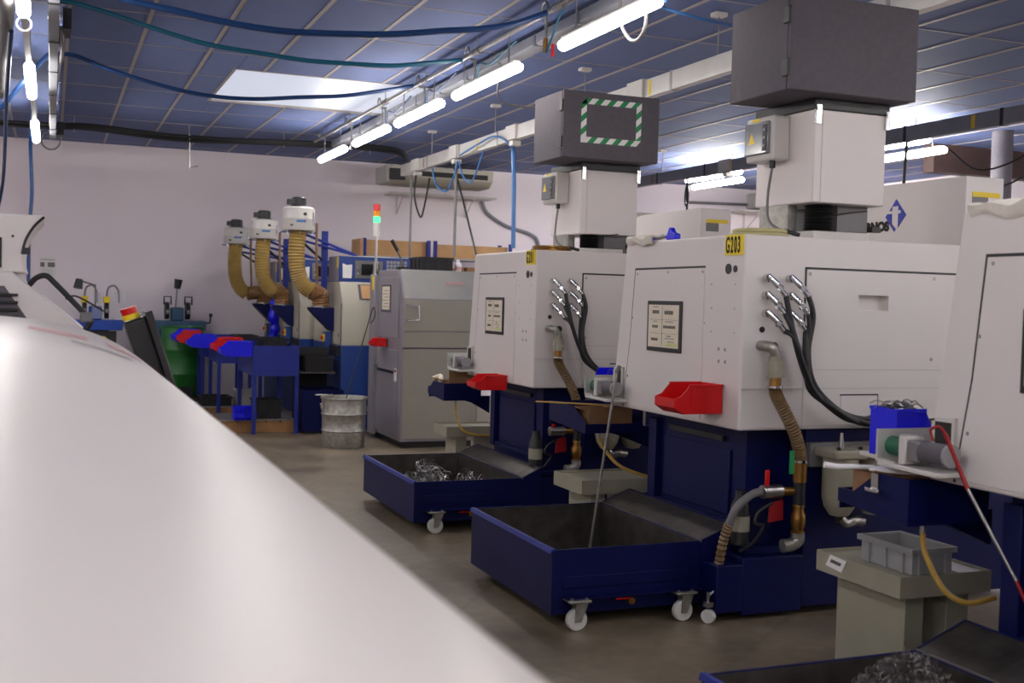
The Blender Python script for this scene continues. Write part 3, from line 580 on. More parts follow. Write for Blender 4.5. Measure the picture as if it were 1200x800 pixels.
# ---------------------------------------------------------------- mist collectors on the machines
def collector(x0, x1, y0, y1, z0, z1, dx0, dx1, dy0, dy1, dz0, dz1, zt, label, hazard=False):
    t = thing('mist_collector', label, 'mist collector', ((x0+x1)/2, (y0+y1)/2, zt), 'mist collectors on the machines')
    bx(x0, x1, y0, y1, z0, z1-.05).build('white_body', 'white', t, bevel=.008)
    bx(x0+.05, x0+.056, y0-.003, y0+.001, z0+.0, z1-.05).build('body_seam', 'offwhite', t)
    bx(x0-.01, x1+.01, y0-.01, y1+.01, z1-.05, dz0).build('lid_frame', 'black', t, bevel=.004)
    bx(dx0, dx1, dy0+.03, dy1, dz0, dz1).build('dark_cabinet', 'dkgrey', t, bevel=.006)
    d = bx(dx0, dx1, dy0, dy0+.026, dz0, dz1).build('cabinet_door', 'dkgrey', t, bevel=.006)
    for z in (dz0+.07, dz1-.16): bx(dx0-.012, dx0+.004, dy0+.005, dy0+.06, z, z+.09).build('hinge', 'black', d, bevel=.003)
    for xx in (x0+.0, x1-.02):
        MB().box(xx, xx+.03, y0-.02, y0, z1-.13, z1-.03).cyl((xx+.015, y0-.025, z1-.05), (xx+.015, y0-.005, z1-.05), .014).build('latch', 'chrome', t)
    if hazard:
        hx0, hx1, hz0, hz1 = dx0+.15, dx0+.67, dz0+.12, dz0+.46
        wm, gm = MB(), MB(); wd = .045; n = 9
        yy = dy0
        def strip(u0, v0, u1, v1, k, horiz):
            s_ = .02
            mb_ = gm if k % 2 == 0 else wm
            if horiz: mb_.prism([(u0-s_, v0), (u1-s_, v0), (u1+s_, v1), (u0+s_, v1)], 'y', yy-.002-.0005*(k % 2), yy)
            else: mb_.prism([(u0, v0-s_), (u1, v0+s_), (u1, v1+s_), (u0, v1-s_)], 'y', yy-.002-.0005*(k % 2), yy)
        for k in range(n):
            a, b = hx0+.02+(hx1-hx0-.04)*k/n, hx0+.02+(hx1-hx0-.04)*(k+1)/n
            strip(a, hz0, b, hz0+wd, k+1, True); strip(a, hz1-wd, b, hz1, k, True)
        m_ = 6
        for k in range(m_):
            a, b = hz0+.02+(hz1-hz0-.04)*k/m_, hz0+.02+(hz1-hz0-.04)*(k+1)/m_
            strip(hx0, a, hx0+wd, b, k+1, False); strip(hx1-wd, a, hx1, b, k, False)
        f_ = gm.build('hazard_tape', 'green', d, smooth=False); wm.build('hazard_tape', 'plainpaper', d, smooth=False)
        bx(hx0+wd, hx1-wd, yy-.0015, yy, hz0+wd, hz1-wd).build('clear_pocket', 'dkgrey', d)
    # control box on the left flank
    cy0, cy1, cz0, cz1 = y0+.22, y0+.49, z0+.25, z0+.50
    cb = bx(x0-.115, x0, cy0, cy1, cz0, cz1).build('control_box', 'offwhite', t, bevel=.012, seg=3)
    bx(x0-.135, x0-.113, cy0+.03, cy1-.01, cz0+.035, cz1-.03).build('clear_lid', 'glass', cb, bevel=.008)
    bx(x0-.138, x0-.134, cy0+.035, cy0+.075, cz0+.05, cz1-.05).build('switch_strip', 'black', cb)
    for i in range(3): MB().cyl((x0-.138, cy0+.055, cz0+.08+i*.045), (x0-.142, cy0+.055, cz0+.08+i*.045), .009, n=10).build('switch', 'plasticgrey', cb)
    MB().prism([(cy1-.115, cz0+.10), (cy1-.055, cz0+.10), (cy1-.085, cz0+.165)], 'x', x0-.137, x0-.134).build('warning_triangle', 'yellow', cb)
    bx(x0-.1165, x0-.114, cy0+.13, cy1-.06, cz1-.022, cz1-.006).build('warning_strip', 'ylabel', cb)
    MB().cyl((x0-.06, cy0+.08, cz0), (x0-.06, cy0+.08, cz0-.04), .017).build('cable_gland', 'black', cb)
    MB().tube([(x0-.06, cy0+.08, cz0-.03), (x0-.07, cy0+.1, cz0-.2), (x0-.07, cy0+.08, zt+.12), (x0-.02, cy0, zt+.06), (x0+.1, cy0-.1, zt+.05)], .008).build('cable', 'midgrey', t)
    # stand between machine and body
    xm = (x0+x1)/2
    bx(x0-.02, x0+.36, y0-.05, y1, zt, zt+.05).build('base_plate', 'offwhite', t, bevel=.004)
    n = 9; pr = []
    for i in range(n): z = zt+.05+(z0-zt-.05)*i/n; dz = (z0-zt-.05)/n; pr += [(.068, z), (.082, z+dz/2)]
    MB().lathe((x0+.15, y0+.14, 0), pr+[(.068, z0)], 20).build('bellows', 'rubber', t)
    bx(x1-.24, x1-.03, y0+.10, y1-.05, zt+.002, z0).build('duct_neck', 'midgrey', t); bx(x0+.0, x0+.06, y0+.22, y1-.05, zt+.05, z0).build('support', 'galv', t)
    MB().tube([(x1-.4, y0+.02, zt+.13), (x1-.25, y0-.01, zt+.16), (x1-.1, y0+.02, zt+.18)], .005, 6).build('wire', 'black', t)
    bx(x1-.09, x1-.03, y0-.02, y0+.02, zt+.06, zt+.09).build('clamp', 'black', t)
    return t
collector(3.88, 4.37, 5.25, 5.80, 2.23, 2.79, 3.60, 4.44, 5.10, 5.67, 2.80, 3.31, 2.02, 'tall mist collector with plain dark cabinet, standing on the G203 machine')
collector(3.866, 4.37, 8.2, 8.766, 2.185, 2.74, 3.606, 4.435, 8.0, 8.565, 2.75, 3.26, 2.02, 'mist collector with a green and white striped frame on its dark cabinet', True)
def coil(cx, cy, z, m, lab):
    t = thing('hose_coil', lab, 'hose', (cx, cy, z))
    for k in range(2): MB().torus((cx, cy, z+.013+.022*k), (0, 0, 1), .15-.012*k, .012, 28, 8).build('hose', m, t)
    MB().tube([(cx+.15, cy, z+.035), (cx+.12, cy-.07, z+.04), (cx+.19, cy-.1, z+.02)], .012).build('end', 'black', t)
coil(3.60, 5.33, 2.022, 'palehose', 'coil of yellow hose lying on top of the G203 machine')
coil(3.58, 8.1, 2.022, 'brass', 'coil of orange hose lying on top of the G201 machine')
# rags and glove on the machine tops
def rag(x0, x1, y0, y1, z, lab, drape):
    n, m_ = 14, 16; V = []; F = []
    rnd = random.Random(lab)
    for s_ in (0, 1):
        for i in range(n):
            for j in range(m_):
                u = i/(n-1); v = j/(m_-1)
                x = x0+(x1-x0)*u; y = y0+(y1-y0)*v+.01*math.sin(7*u); zz = z+.012+.013*(math.sin(9*u+4*v)+math.sin(11*v+3*u))*.5+.012*(1-s_)
                if u < .35: e = (.35-u)/.35; x = x0+(x1-x0)*.35-.014*(1 if s_ == 0 else .4)-.004*math.sin(12*v); zz -= e*drape*(.75+.25*math.sin(5*v))
                V.append((x, y, zz))
    A = n*m_
    for i in range(n-1):
        for j in range(m_-1):
            a = i*m_+j; F += [(a, a+1, a+m_+1, a+m_), (A+a, A+a+m_, A+a+m_+1, A+a+1)]
    for i in range(n-1):
        for j in (0, m_-1): a = i*m_+j; F.append((a, a+m_, A+a+m_, A+a))
    for j in range(m_-1):
        for i in (0, n-1): a = i*m_+j; F.append((a, a+1, A+a+1, A+a))
    return tag(MB().add(V, F).build('rag', 'cloth'), lab, 'cloth')
rag(3.25, 3.37, 5.96, 6.28, 2.025, 'white rag folded over the edge of the G203 machine', .05)
rag(3.06, 3.32, 3.0, 3.30, 2.025, 'cream rag draped over the top edge of the machine with the motor drive', .06)
t = thing('spray_gun', 'blue air gun lying on top of the G203 machine beside the rag', 'tool', (3.42, 6.0, 2.02))
MB().tube([(3.42, 6.28, 2.034), (3.42, 6.15, 2.045), (3.42, 5.98, 2.055)], .009).build('lance', 'bblue', t); MB().prism([(5.90, 2.024), (6.01, 2.03), (6.0, 2.065), (5.975, 2.105), (5.95, 2.075), (5.90, 2.062)], 'x', 3.40, 3.44).build('body', 'bblue', t, bevel=.006)

# ================================================================ OUTFEED: conveyors, catch boxes, stands, bins
def conveyor(ox, oy, lab):
    t = thing('outfeed_conveyor', lab, 'conveyor', (ox-.05, oy+1.4, 1.04), 'outfeed conveyors with motors')
    def B(x0, x1, y0, y1, z0, z1): return bx(ox+x0, ox+x1, oy+y0, oy+y1, z0, z1)
    MB().prism([(ox-.15, oy+1.22), (ox-.004, oy+1.22), (ox-.004, oy+1.45), (ox+.2, oy+1.45), (ox+.2, oy+1.84), (ox+.0, oy+1.84), (ox-.03, oy+1.62), (ox-.13, oy+1.57)], 'z', 1.038, 1.055).build('mounting_plate', 'offwhite', t, bevel=.003)
    u = MB().box(ox-.11, ox+.2, oy+1.46, oy+1.47, 1.055, 1.17); u.box(ox-.13, ox+.2, oy+1.57, oy+1.58, 1.055, 1.18); u.box(ox-.13, ox+.2, oy+1.47, oy+1.57, 1.055, 1.065); u.build('channel', 'alu', t)
    MB().cyl((ox-.06, oy+1.472, 1.115), (ox-.06, oy+1.568, 1.115), .038, n=18).build('roller', 'rollergreen', t)
    B(-.125, -.035, 1.42, 1.458, 1.06, 1.165).build('gear_plate', 'offwhite', t, bevel=.004)
    B(-.118, -.045, 1.36, 1.42, 1.075, 1.155).build('gearbox', 'midgrey', t, bevel=.006)
    MB().cyl((ox-.085, oy+1.36, 1.118), (ox-.085, oy+1.23, 1.118), .04, n=20).build('motor', 'dkgrey', t); MB().cyl((ox-.085, oy+1.23, 1.118), (ox-.085, oy+1.218, 1.118), .043, n=20).build('motor_cap', 'plasticgrey', t)
    return t
conveyor(3.31, 5.03, 'small motor and roller conveyor on a plate at the end of the G203 machine')
conveyor(3.15, 2.04, 'small motor and roller conveyor with green roller beside the red-handled rod')
conveyor(3.30, 7.74, 'small conveyor plate behind the cardboard flap at the G201 machine')

def catch(x0, x1, y0, y1, z0, zn, zf, lab, cut=.2, drip=()):
    """blue open catch box; zn / zf = height of its left wall at the near / far end"""
    t = thing('catch_box', lab, 'catch box', ((x0+x1)/2, (y0+y1)/2, z0), 'blue catch boxes at the machine outlets'); k = .008
    zr = max(zn, zf)
    MB().prism([(y0, z0), (y1, z0+.03), (y1, zf), (y1-cut*.4, zf), (y1-cut, zn if zn > zf else zf), (y0+(cut if zn < zf else 0), zr), (y0, zn)], 'x', x0, x0+k).build('side_wall', 'blue', t)
    bx(x0+k, x1, y0, y0+k, z0, zn).build('front_wall', 'blue', t); bx(x0+k, x1, y1-k, y1, z0, zf).build('rear_wall', 'blue', t)
    bx(x1-k, x1, y0+k, y1-k, z0, zr).build('inner_wall', 'blue', t); bx(x0+k, x1-k, y0+k, y1-k, z0+.03, z0+.038).build('bottom', 'blue', t)
    MB().prism([(x0+.08, z0+.03), (x1+.12, z0+.03), (x1+.12, z0-.12), (x0+.3, z0-.03)], 'y', y0+.1, y0+.14).build('support_arm', 'blue', t)
    MB().cyl(((x0+.12), y0+.05, z0+.01), ((x0+.12), y0+.05, z0-.04), .012).build('drain', 'steel', t)
    if drip: MB().tube([(x0+.12, y0+.05, z0-.035)]+list(drip), .011).build('drain_hose', 'amber', t)
    return t
catch(3.05, 3.45, 3.46, 3.88, .82, 1.0, .905, 'blue catch box with a white scoop across it, above the grey crate', .24, [(3.18, 3.5, .7), (3.2, 3.42, .58), (3.28, 3.38, .53), (3.42, 3.38, .54)])
catch(3.2, 3.62, 6.62, 7.2, .80, .86, .96, 'blue catch box holding cardboard between the G203 and G201 machines', .2, [(3.33, 6.6, .70), (3.4, 6.5, .6), (3.6, 6.45, .53), (3.8, 6.4, .52)])
catch(3.14, 3.48, 9.3, 9.75, .765, .915, .86, 'blue catch box holding an upright cardboard flap beside the grey machine', .15, [(3.26, 9.3, .62), (3.3, 9.25, .52), (3.4, 9.2, .48), (3.6, 9.2, .47)])
def carton(x0, x1, y0, y1, z0, z1, lab, flap=0.0):
    t = thing('cardboard_box', lab, 'box', ((x0+x1)/2, (y0+y1)/2, z0)); k = .005
    w_ = MB().box(x0, x1, y0, y0+k, z0, z1+flap); w_.box(x0, x1, y1-k, y1, z0, z1); w_.box(x0, x0+k, y0+k, y1-k, z0, z1); w_.box(x1-k, x1, y0+k, y1-k, z0, z1); w_.box(x0, x1, y0, y1, z0-k, z0); w_.build('walls', 'card', t)
    MB().add([(x0, y0+k, z1), (x0, y1-k, z1), (x0-.05, y1-.02, z1+.02), (x0-.05, y0+.02, z1+.02), (x0, y0+k, z1+.004), (x0, y1-k, z1+.004), (x0-.05, y1-.02, z1+.024), (x0-.05, y0+.02, z1+.024)], [(0,1,2,3),(7,6,5,4),(0,3,7,4),(1,5,6,2),(3,2,6,7)]).build('flap', 'card', t)
carton(3.1, 3.42, 3.58, 3.85, .865, .985, 'brown cardboard box lying in the catch box under the white scoop')
carton(3.26, 3.58, 6.70, 7.12, .845, .93, 'brown cardboard box lying in the catch box under the yellow stick', .03)
carton(3.19, 3.45, 9.32, 9.7, .81, .92, 'brown cardboard box with one tall flap standing in the catch box', .10)
tag(MB().prism([(3.0, 6.98), (3.46, 6.62), (3.475, 6.64), (3.015, 7.0)], 'z', .972, .98).build('wooden_stick', 'amber'), 'flat yellow stick laid across the cardboard box', 'stick')
tag(MB().tube([(3.18, 9.72, .93), (3.22, 9.65, .955), (3.2, 9.58, .94), (3.17, 9.5, .925)], .02).build('paper_wad', 'paper'), 'crumpled cream paper poking out beside the tall cardboard flap', 'paper')
t = thing('scoop', 'white plastic scoop lying across the catch box, handle sticking out', 'scoop', (3.2, 3.75, 1.0))
MB().tube([(2.865, 3.735, 1.026), (2.92, 3.72, 1.018), (2.985, 3.71, 1.018), (3.08, 3.70, 1.013)], lambda i, q: .013-.004*q, 8).build('handle', 'plainpaper', t)
MB().prism([(3.04, 3.68), (3.07, 3.62), (3.14, 3.53), (3.24, 3.54), (3.2, 3.72), (3.08, 3.73)], 'z', 1.003, 1.015).build('blade', 'plainpaper', t, bevel=.004)
t = thing('spring_clip', 'chrome spring clip gripping the edge of the catch box', 'clip', (3.04, 3.64, .93))
MB().box(3.036, 3.049, 3.62, 3.66, .94, 1.0).build('jaw', 'chrome', t); bx(3.02, 3.048, 3.60, 3.68, .925, .94).build('lever', 'chrome', t, bevel=.003)

def stand(x0, x1, y0, y1, z, legs, lab):
    t = thing('work_stand', lab, 'stand', ((x0+x1)/2, (y0+y1)/2, 0), 'grey-beige stands below the catch boxes')
    bx(x0+.006, x1-.006, y0+.006, y1-.006, z-.03, z-.015).build('top', 'beige', t)
    for q in ((x0, x0+.006, y0, y1), (x1-.006, x1, y0, y1), (x0+.006, x1-.006, y0, y0+.006), (x0+.006, x1-.006, y1-.006, y1)): bx(*q, z-.09, z).build('lip', 'beige', t)
    for a, b, c, d in legs: bx(a, b, c, d, 0, z-.03).build('leg', 'beige', t, bevel=.004)
    return t
stand(3.22, 3.70, 3.68, 4.23, .56, ((3.30, 3.40, 3.74, 4.18), (3.52, 3.64, 3.74, 4.18)), 'grey-beige stand with a grey plastic crate on top')
stand(3.09, 3.6, 6.42, 6.85, .53, ((3.18, 3.28, 6.47, 6.8), (3.46, 3.56, 6.47, 6.8)), 'grey-beige stand behind the empty blue chip cart')
stand(3.2, 3.72, 9.38, 9.75, .53, ((3.3, 3.4, 9.42, 9.7), (3.56, 3.66, 9.42, 9.7)), 'grey-beige stand beside the grey machine, behind the chip cart with curls')
t = thing('label_sheet', 'clear printed label taped over the lip of the crate stand', 'label', (3.22, 4.05, .5))
MB().prism([(4.02, .55), (4.13, .557), (4.16, .505), (4.05, .495)], 'x', 3.2165, 3.2195).build('sheet', 'plainpaper', t)
MB().prism([(4.05, .535), (4.12, .54), (4.13, .525), (4.06, .52)], 'x', 3.2155, 3.2167).build('print', 'ink', t)
tag(MB().prism([(3.56, 3.70), (3.69, 3.70), (3.69, 4.1), (3.60, 3.98)], 'z', .5462, .549).build('paper_sheet', 'plainpaper'), 'white paper sheet lying on the stand beside the crate', 'paper')
t = thing('plastic_crate', 'grey plastic crate standing on the grey-beige stand', 'crate', (3.42, 3.9, .546))
def crate(t, x0, x1, y0, y1, z0, z1, m, rim=.015, ribs=3):
    k = .006
    c_ = MB().box(x0, x1, y0, y0+k, z0, z1); c_.box(x0, x1, y1-k, y1, z0, z1); c_.box(x0, x0+k, y0+k, y1-k, z0, z1); c_.box(x1-k, x1, y0+k, y1-k, z0, z1); c_.box(x0+k, x1-k, y0+k, y1-k, z0, z0+k); c_.build('tub', m, t)
    r_ = MB().box(x0-rim, x1+rim, y0-rim, y0, z1-.02, z1+.003); r_.box(x0-rim, x1+rim, y1, y1+rim, z1-.02, z1+.003); r_.box(x0-rim, x0, y0, y1, z1-.02, z1+.003); r_.box(x1, x1+rim, y0, y1, z1-.02, z1+.003); r_.build('rim', m, t)
    for i in range(ribs):
        y = y0+(y1-y0)*(i+.5)/ribs; x = x0+(x1-x0)*(i+.5)/ribs
        bx(x0-rim*.7, x0, y-.008, y+.008, z0, z1-.02).build('rib', m, t); bx(x-.008, x+.008, y0-rim*.7, y0, z0, z1-.02).build('rib', m, t)
crate(t, 3.33, 3.54, 3.74, 4.06, .548, .655, 'plasticgrey')

def stack_bin(cx, cy, z0, L, W, Hh, ang, m, lab, grp):
    """open-fronted stacking bin; its front points along ang (radians about z), back at the origin"""
    t = thing('storage_bin', lab, 'bin', (cx, cy, z0), grp); t.rotation_euler[2] = ang
    WL[t.name] = Vector((0, 0, 0)); k = .005; W2 = W/2
    prof = [(0, 0), (L*.82, 0), (L, Hh*.22), (L, Hh*.52), (L*.86, Hh*.62), (L*.68, Hh), (0, Hh)]
    for s_ in (-1, 1):
        a = s_*W2; MB().prism(prof, 'y', a-(k if s_ > 0 else 0), a+(0 if s_ > 0 else k)).build('side', m, t, bevel=.002)
        MB().box(0, L*.69, a-(0 if s_ > 0 else .008), a+(.008 if s_ > 0 else 0), Hh-.012, Hh+.002).build('rim', m, t, bevel=.002)
        MB().prism([(L*.62, Hh*.1), (L*.65, Hh*.1), (L*.65, Hh*.93), (L*.62, Hh*.93)], 'y', a-(0 if s_ > 0 else .003), a+(.003 if s_ > 0 else 0)).build('rib', m, t)
    bx(0, k, -W2+k, W2-k, 0, Hh).build('back', m, t); bx(k, L*.82, -W2+k, W2-k, 0, k).build('bottom', m, t)
    MB().prism([(L*.82, 0), (L, Hh*.22), (L, Hh*.52), (L-k, Hh*.52), (L-k, Hh*.24), (L*.81, k)], 'y', -W2+k, W2-k).build('front_lip', m, t)
    return t
PI = math.pi
stack_bin(3.302, 5.285, 1.074, .29, .21, .155, PI, 'red', 'red storage bin hung on the side of the G203 machine', 'storage bins on the machines')
stack_bin(3.292, 8.33, .945, .26, .2, .115, PI, 'red', 'red storage bin hung on the side of the G201 machine', 'storage bins on the machines')
bb = stack_bin(3.135, 3.72, 1.057, .21, .16, .195, 0, 'bblue', 'blue storage bin full of metal strips behind the motor drive', 'storage bins on the machines')
stack_bin(3.5, 6.75, 1.057, .17, .16, .155, PI, 'bblue', 'blue storage bin standing behind the conveyor of the G203 machine', 'storage bins on the machines')
sw = MB(); rnd = random.Random(3)
for i in range(60):
    x, y = rnd.uniform(3.16, 3.27), rnd.uniform(3.68, 3.77); a = rnd.uniform(0, 6.28); l = rnd.uniform(.03, .07); z = rnd.uniform(1.235, 1.275)
    sw.tube([(x, y, z), (x+l*.5*math.cos(a), y+l*.5*math.sin(a), z+.008), (x+l*math.cos(a), y+l*math.sin(a), z-.004)], .003, 4, seg=3)
for i in range(20): sw.box(*(lambda x, y: (x, x+.03, y, y+.03))(rnd.uniform(3.16, 3.24), rnd.uniform(3.66, 3.76)), 1.10, 1.235)
tag(sw.build('metal_strips', 'steel'), 'shiny loose metal strips heaped in the blue bin', 'scrap', kind='stuff')

# ================================================================ CHIP CARTS
def cart(x0, x1, xc, y0, y1, zt, zc, lab, cxs):
    t = thing('chip_cart', lab, 'cart', ((x0+x1)/2, (y0+y1)/2, 0), 'blue chip carts in front of the machines'); k = .012; zb = .07
    bx(x0, x0+k, y0, y1, zb, zt).build('side_wall', 'blue', t); bx(x0+k, x1, y0, y0+k, zb, zt).build('end_wall', 'blue', t, bevel=.003)
    bx(x0+k, x1, y1-k, y1, zb, zt).build('end_wall', 'blue', t); bx(x0+k, x1-k, y0+k, y1-k, zb, zb+.01).build('bottom', 'blue', t); bx(x1-k, x1, y0+k, y1-k, zb, zt).build('side_wall', 'blue', t)
    e = .003
    ln = MB().box(x0+k, x0+k+e, y0+k, y1-k, zb+.012, zt-.004); ln.box(x1-k-e, x1-k, y0+k, y1-k, zb+.012, zt-.004); ln.box(x0+k+e, x1-k-e, y0+k, y0+k+e, zb+.012, zt-.004); ln.box(x0+k+e, x1-k-e, y1-k-e, y1-k, zb+.012, zt-.004); ln.box(x0+k, x1-k, y0+k, y1-k, zb+.011, zb+.014)
    ln.build('worn_lining', 'dsteel', t)
    MB().prism([(x0-.012, zt-.016), (x0-.010, zt-.02), (x0, zt-.004), (x0+.014, zt-.004), (x0+.014, zt+.005), (x0-.004, zt+.005)], 'y', y0-.004, y1+.004).build('rim', 'bluerail', t)
    bx(x1-.004, x1+.008, y0, y1, zt-.01, zt+.004).build('rim', 'steel', t)
    # sloping chute deck towards the machine
    MB().prism([(x1, zt+.0), (xc, zc), (xc, zc-.006), (x1, zt-.008)], 'y', y0+.005, y1).build('chute_deck', 'dsteel', t)
    for a, b in ((y0, y0+.008), (y1-.004, y1+.004)): MB().prism([(x1, zb+.02), (xc, zb+.1), (xc, zc+.003), (x1, zt+.003)], 'y', a, b).build('chute_side', 'blue', t)
    bx(xc-.004, xc+.004, y0, y1, zc-.12, zc+.004).build('chute_lip', 'blue', t)
    # bumper flange with casters and a drain valve
    bx(x0+.06, x1-.02, y0-.07, y0, .158, .164).build('flange', 'blue', t); bx(x0+.06, x1-.08, y0-.006, y0, .2, .26).build('stiffener', 'blue', t, bevel=.003)
    for cx in cxs:
        c_ = MB().box(cx-.055, cx+.065, y0-.10, y0-.005, .146, .158); c_.build('caster_plate', 'galv', t, bevel=.003)
        for dx in (-.035, .045): MB().cyl((cx+dx, y0-.075, .158), (cx+dx, y0-.075, .168), .009, n=6).build('bolt', 'steel', t)
        f_ = MB()
        for dy in (-.078, -.034): f_.prism([(cx-.01, .146), (cx+.06, .146), (cx+.02, .045), (cx-.015, .045)], 'y', y0+dy, y0+dy+.005)
        f_.build('caster_fork', 'galv', t)
        w_ = MB().lathe((0, 0, 0), [(.012, -.018), (.05, -.017), (.055, -.012), (.055, .012), (.05, .017), (.012, .018)], 24)
        w_.v = [Vector((cx+.002+v.x, y0-.054+v.z, .055+v.y)) for v in w_.v]; w_.build('caster_wheel', 'wheel', t)
    for cx in (x0+.12, x1-.1):
        w_ = MB().cyl((cx, y1-.12, .036), (cx, y1-.09, .036), .036, n=16); w_.build('caster_wheel', 'wheel', t); bx(cx-.03, cx+.03, y1-.13, y1-.08, .04, .07).build('caster_fork', 'galv', t)
    xm = (x0+x1)/2
    MB().cyl((xm, y0, .125), (xm, y0-.055, .125), .018, n=12).build('drain_valve', 'brass', t); bx(xm-.085, xm-.005, y0-.045, y0-.037, .135, .143).build('valve_handle', 'red', t)
    return t
cart(2.345, 3.205, 3.40, 5.19, 6.37, .40, .475, 'empty blue chip cart on white casters with a rod leaning inside', (2.46, 3.07))
cart(2.37, 3.19, 3.34, 7.62, 9.0, .357, .43, 'blue chip cart holding loose metal curls, beside the grey machine', (2.51, 3.07))
cart(2.06, 2.97, 3.2, 1.95, 3.30, .40, .49, 'blue chip cart heaped with fine dark swarf', (2.2, 2.85))

def curls(n, cx, cy, z0, rx, ry, hz, R, r, turns, seed, m, lab, base, lim):
    rnd = random.Random(seed); mb = MB()
    for i in range(n):
        a = rnd.uniform(0, 6.283); q = math.sqrt(rnd.random()); x = cx+rx*q*math.cos(a); y = cy+ry*q*math.sin(a)
        z = z0+hz*(1-q*q)*rnd.uniform(.35 if base else .1, 1)+R
        d = Vector((rnd.gauss(0, 1), rnd.gauss(0, 1), rnd.gauss(0, .5))).normalized(); e1 = d.orthogonal().normalized(); e2 = d.cross(e1)
        T = rnd.uniform(*turns); rr = R*rnd.uniform(.5, 1.3); st_ = rr*rnd.uniform(.3, 1.2); k = int(T*7)+3
        mb.tube([Vector((x, y, z))+e1*rr*math.cos(6.283*T*j/k)+e2*rr*math.sin(6.283*T*j/k)+d*st_*T*(j/k-.5) for j in range(k+1)], r, 3, smooth=False)
    if base:
        N = 18; V = []; F = []
        for i in range(N+1):
            for j in range(N+1):
                u = i/N*2-1; v = j/N*2-1; q = min(1, u*u+v*v); V.append((cx+rx*u, cy+ry*v, z0+(1-q)*hz*.8+.012*rnd.random()))
        for i in range(N):
            for j in range(N): a = i*(N+1)+j; F.append((a, a+1, a+N+2, a+N+1))
        mb.add(V, F)
    mb.v = [Vector((min(max(v.x, lim[0]), lim[1]), min(max(v.y, lim[2]), lim[3]), max(v.z, z0+.002))) for v in mb.v]
    o = mb.build('metal_swarf', m); return tag(o, lab, 'swarf', kind='stuff')
curls(150, 2.66, 8.25, .09, .2, .32, .26, .05, .0032, (.8, 2.5), 11, 'steel', 'heap of long shiny metal curls in the chip cart', False, (2.40, 2.83, 7.66, 8.96))
curls(70, 2.95, 8.03, .09, .12, .22, .22, .05, .0032, (.8, 2.5), 12, 'steel', 'smaller heap of shiny metal curls beside the bigger heap', False, (2.835, 3.16, 7.66, 8.96))
curls(3600, 2.60, 2.92, .09, .32, .32, .44, .011, .0019, (.6, 1.8), 13, 'swarf', 'mound of fine dark metal swarf in the chip cart', True, (2.09, 2.94, 1.98, 3.27))

t = thing('steel_rod', 'long steel rod leaning out of the empty chip cart', 'rod', (3.04, 6.2, .085))
MB().cyl((3.02, 6.16, .087), (3.105, 6.02, 1.235), .0085, n=10).build('rod', 'galv', t); MB().cyl((3.105, 6.02, 1.235), (3.114, 6.005, 1.275), .013, n=10).build('grip', 'midgrey', t)
t = thing('hook_rod', 'steel hook rod with red grip leaning in front of the machine with the motor drive', 'rod', (3.1, 3.1, .48))
MB().cyl((2.975, 3.2, 1.21), (3.03, 3.14, 1.02), .008, n=10).build('red_grip', 'dred', t); MB().cyl((3.03, 3.14, 1.02), (3.12, 2.99, .72), .0065, n=10).build('rod', 'steel', t); MB().cyl((3.12, 2.99, .72), (3.18, 2.90, .50), .007, n=10).build('red_sleeve', 'dred', t)
MB().tube([(2.975, 3.2, 1.21), (2.955, 3.21, 1.235), (2.945, 3.24, 1.22), (2.95, 3.23, 1.18)], .0055).build('hook', 'dred', t)

# ================================================================ BACK OF THE ROOM
# grey machine with sloping brushed hood
t = thing('enclosed_machine', 'tall grey enclosed machine with sloping brushed hood and signal lamp', 'machine', (3.9, 12.5, 0))
gx0, gx1, gy0, gy1 = 3.53, 4.42, 11.92, 13.2
MB().prism([(gy0, .07), (gy1, .07), (gy1, 1.945), (gy0+.16, 1.945), (gy0, 1.63)], 'x', gx0, gx1).build('cabinet', 'grey', t, bevel=.006)
bx(gx0+.05, gx1-.05, gy0+.05, gy1-.05, 0, .07).build('plinth', 'black', t)
MB().prism([(gy0-.004, 1.632), (gy0+.158, 1.95), (gy0+.166, 1.944), (gy0+.004, 1.626)], 'x', gx0+.02, gx1-.02).build('brushed_hood', 'brushed', t)
bx(gx0+.02, gx1-.02, gy0-.008, gy0, 1.28, 1.62).build('hood_front', 'frontgrey', t, bevel=.003); bx(gx0+.02, gx1-.02, gy0-.006, gy0, 1.10, 1.27).build('front_band', 'frontgrey', t, bevel=.003)
bx(gx0+.0, gx1, gy0-.004, gy0, 1.088, 1.096).build('seam', 'black', t); bx(gx0+.02, gx1-.02, gy0-.006, gy0, .1, 1.08).build('lower_front', 'frontgrey', t, bevel=.003)
MB().tube([(gx0+.05, gy0-.005, 1.56), (gx0+.05, gy0-.05, 1.56), (gx0+.17, gy0-.06, 1.555), (gx0+.17, gy0-.06, 1.40), (gx0+.05, gy0-.05, 1.395), (gx0+.05, gy0-.005, 1.395)], .011, smooth=False).build('handle', 'chrome', t)
dd = bx(gx0-.012, gx0, gy0+.12, gy0+.98, 1.19, 1.86).build('side_door', 'grey', t, bevel=.004)
bx(gx0-.018, gx0-.012, gy0+.42, gy0+.80, 1.47, 1.78).build('window_frame', 'dkgrey', dd); bx(gx0-.020, gx0-.017, gy0+.46, gy0+.76, 1.50, 1.76).build('job_sheet', 'paper', dd)
for i in range(6): bx(gx0-.021, gx0-.0195, gy0+.50, gy0+.72-.05*(i % 2), 1.53+i*.036, 1.536+i*.036).build('print', 'ink', dd)
l2 = bx(gx0-.012, gx0, gy0+.12, gy0+.98, .12, 1.06).build('lower_door', 'grey', t, bevel=.004)
bx(gx0-.03, gx0-.012, gy0+.2, gy0+.9, .80, .83).build('grip_rail', 'chrome', l2); MB().cyl((gx0-.012, gy0+.93, .86), (gx0-.045, gy0+.93, .86), .022).build('lock', 'chrome', l2)
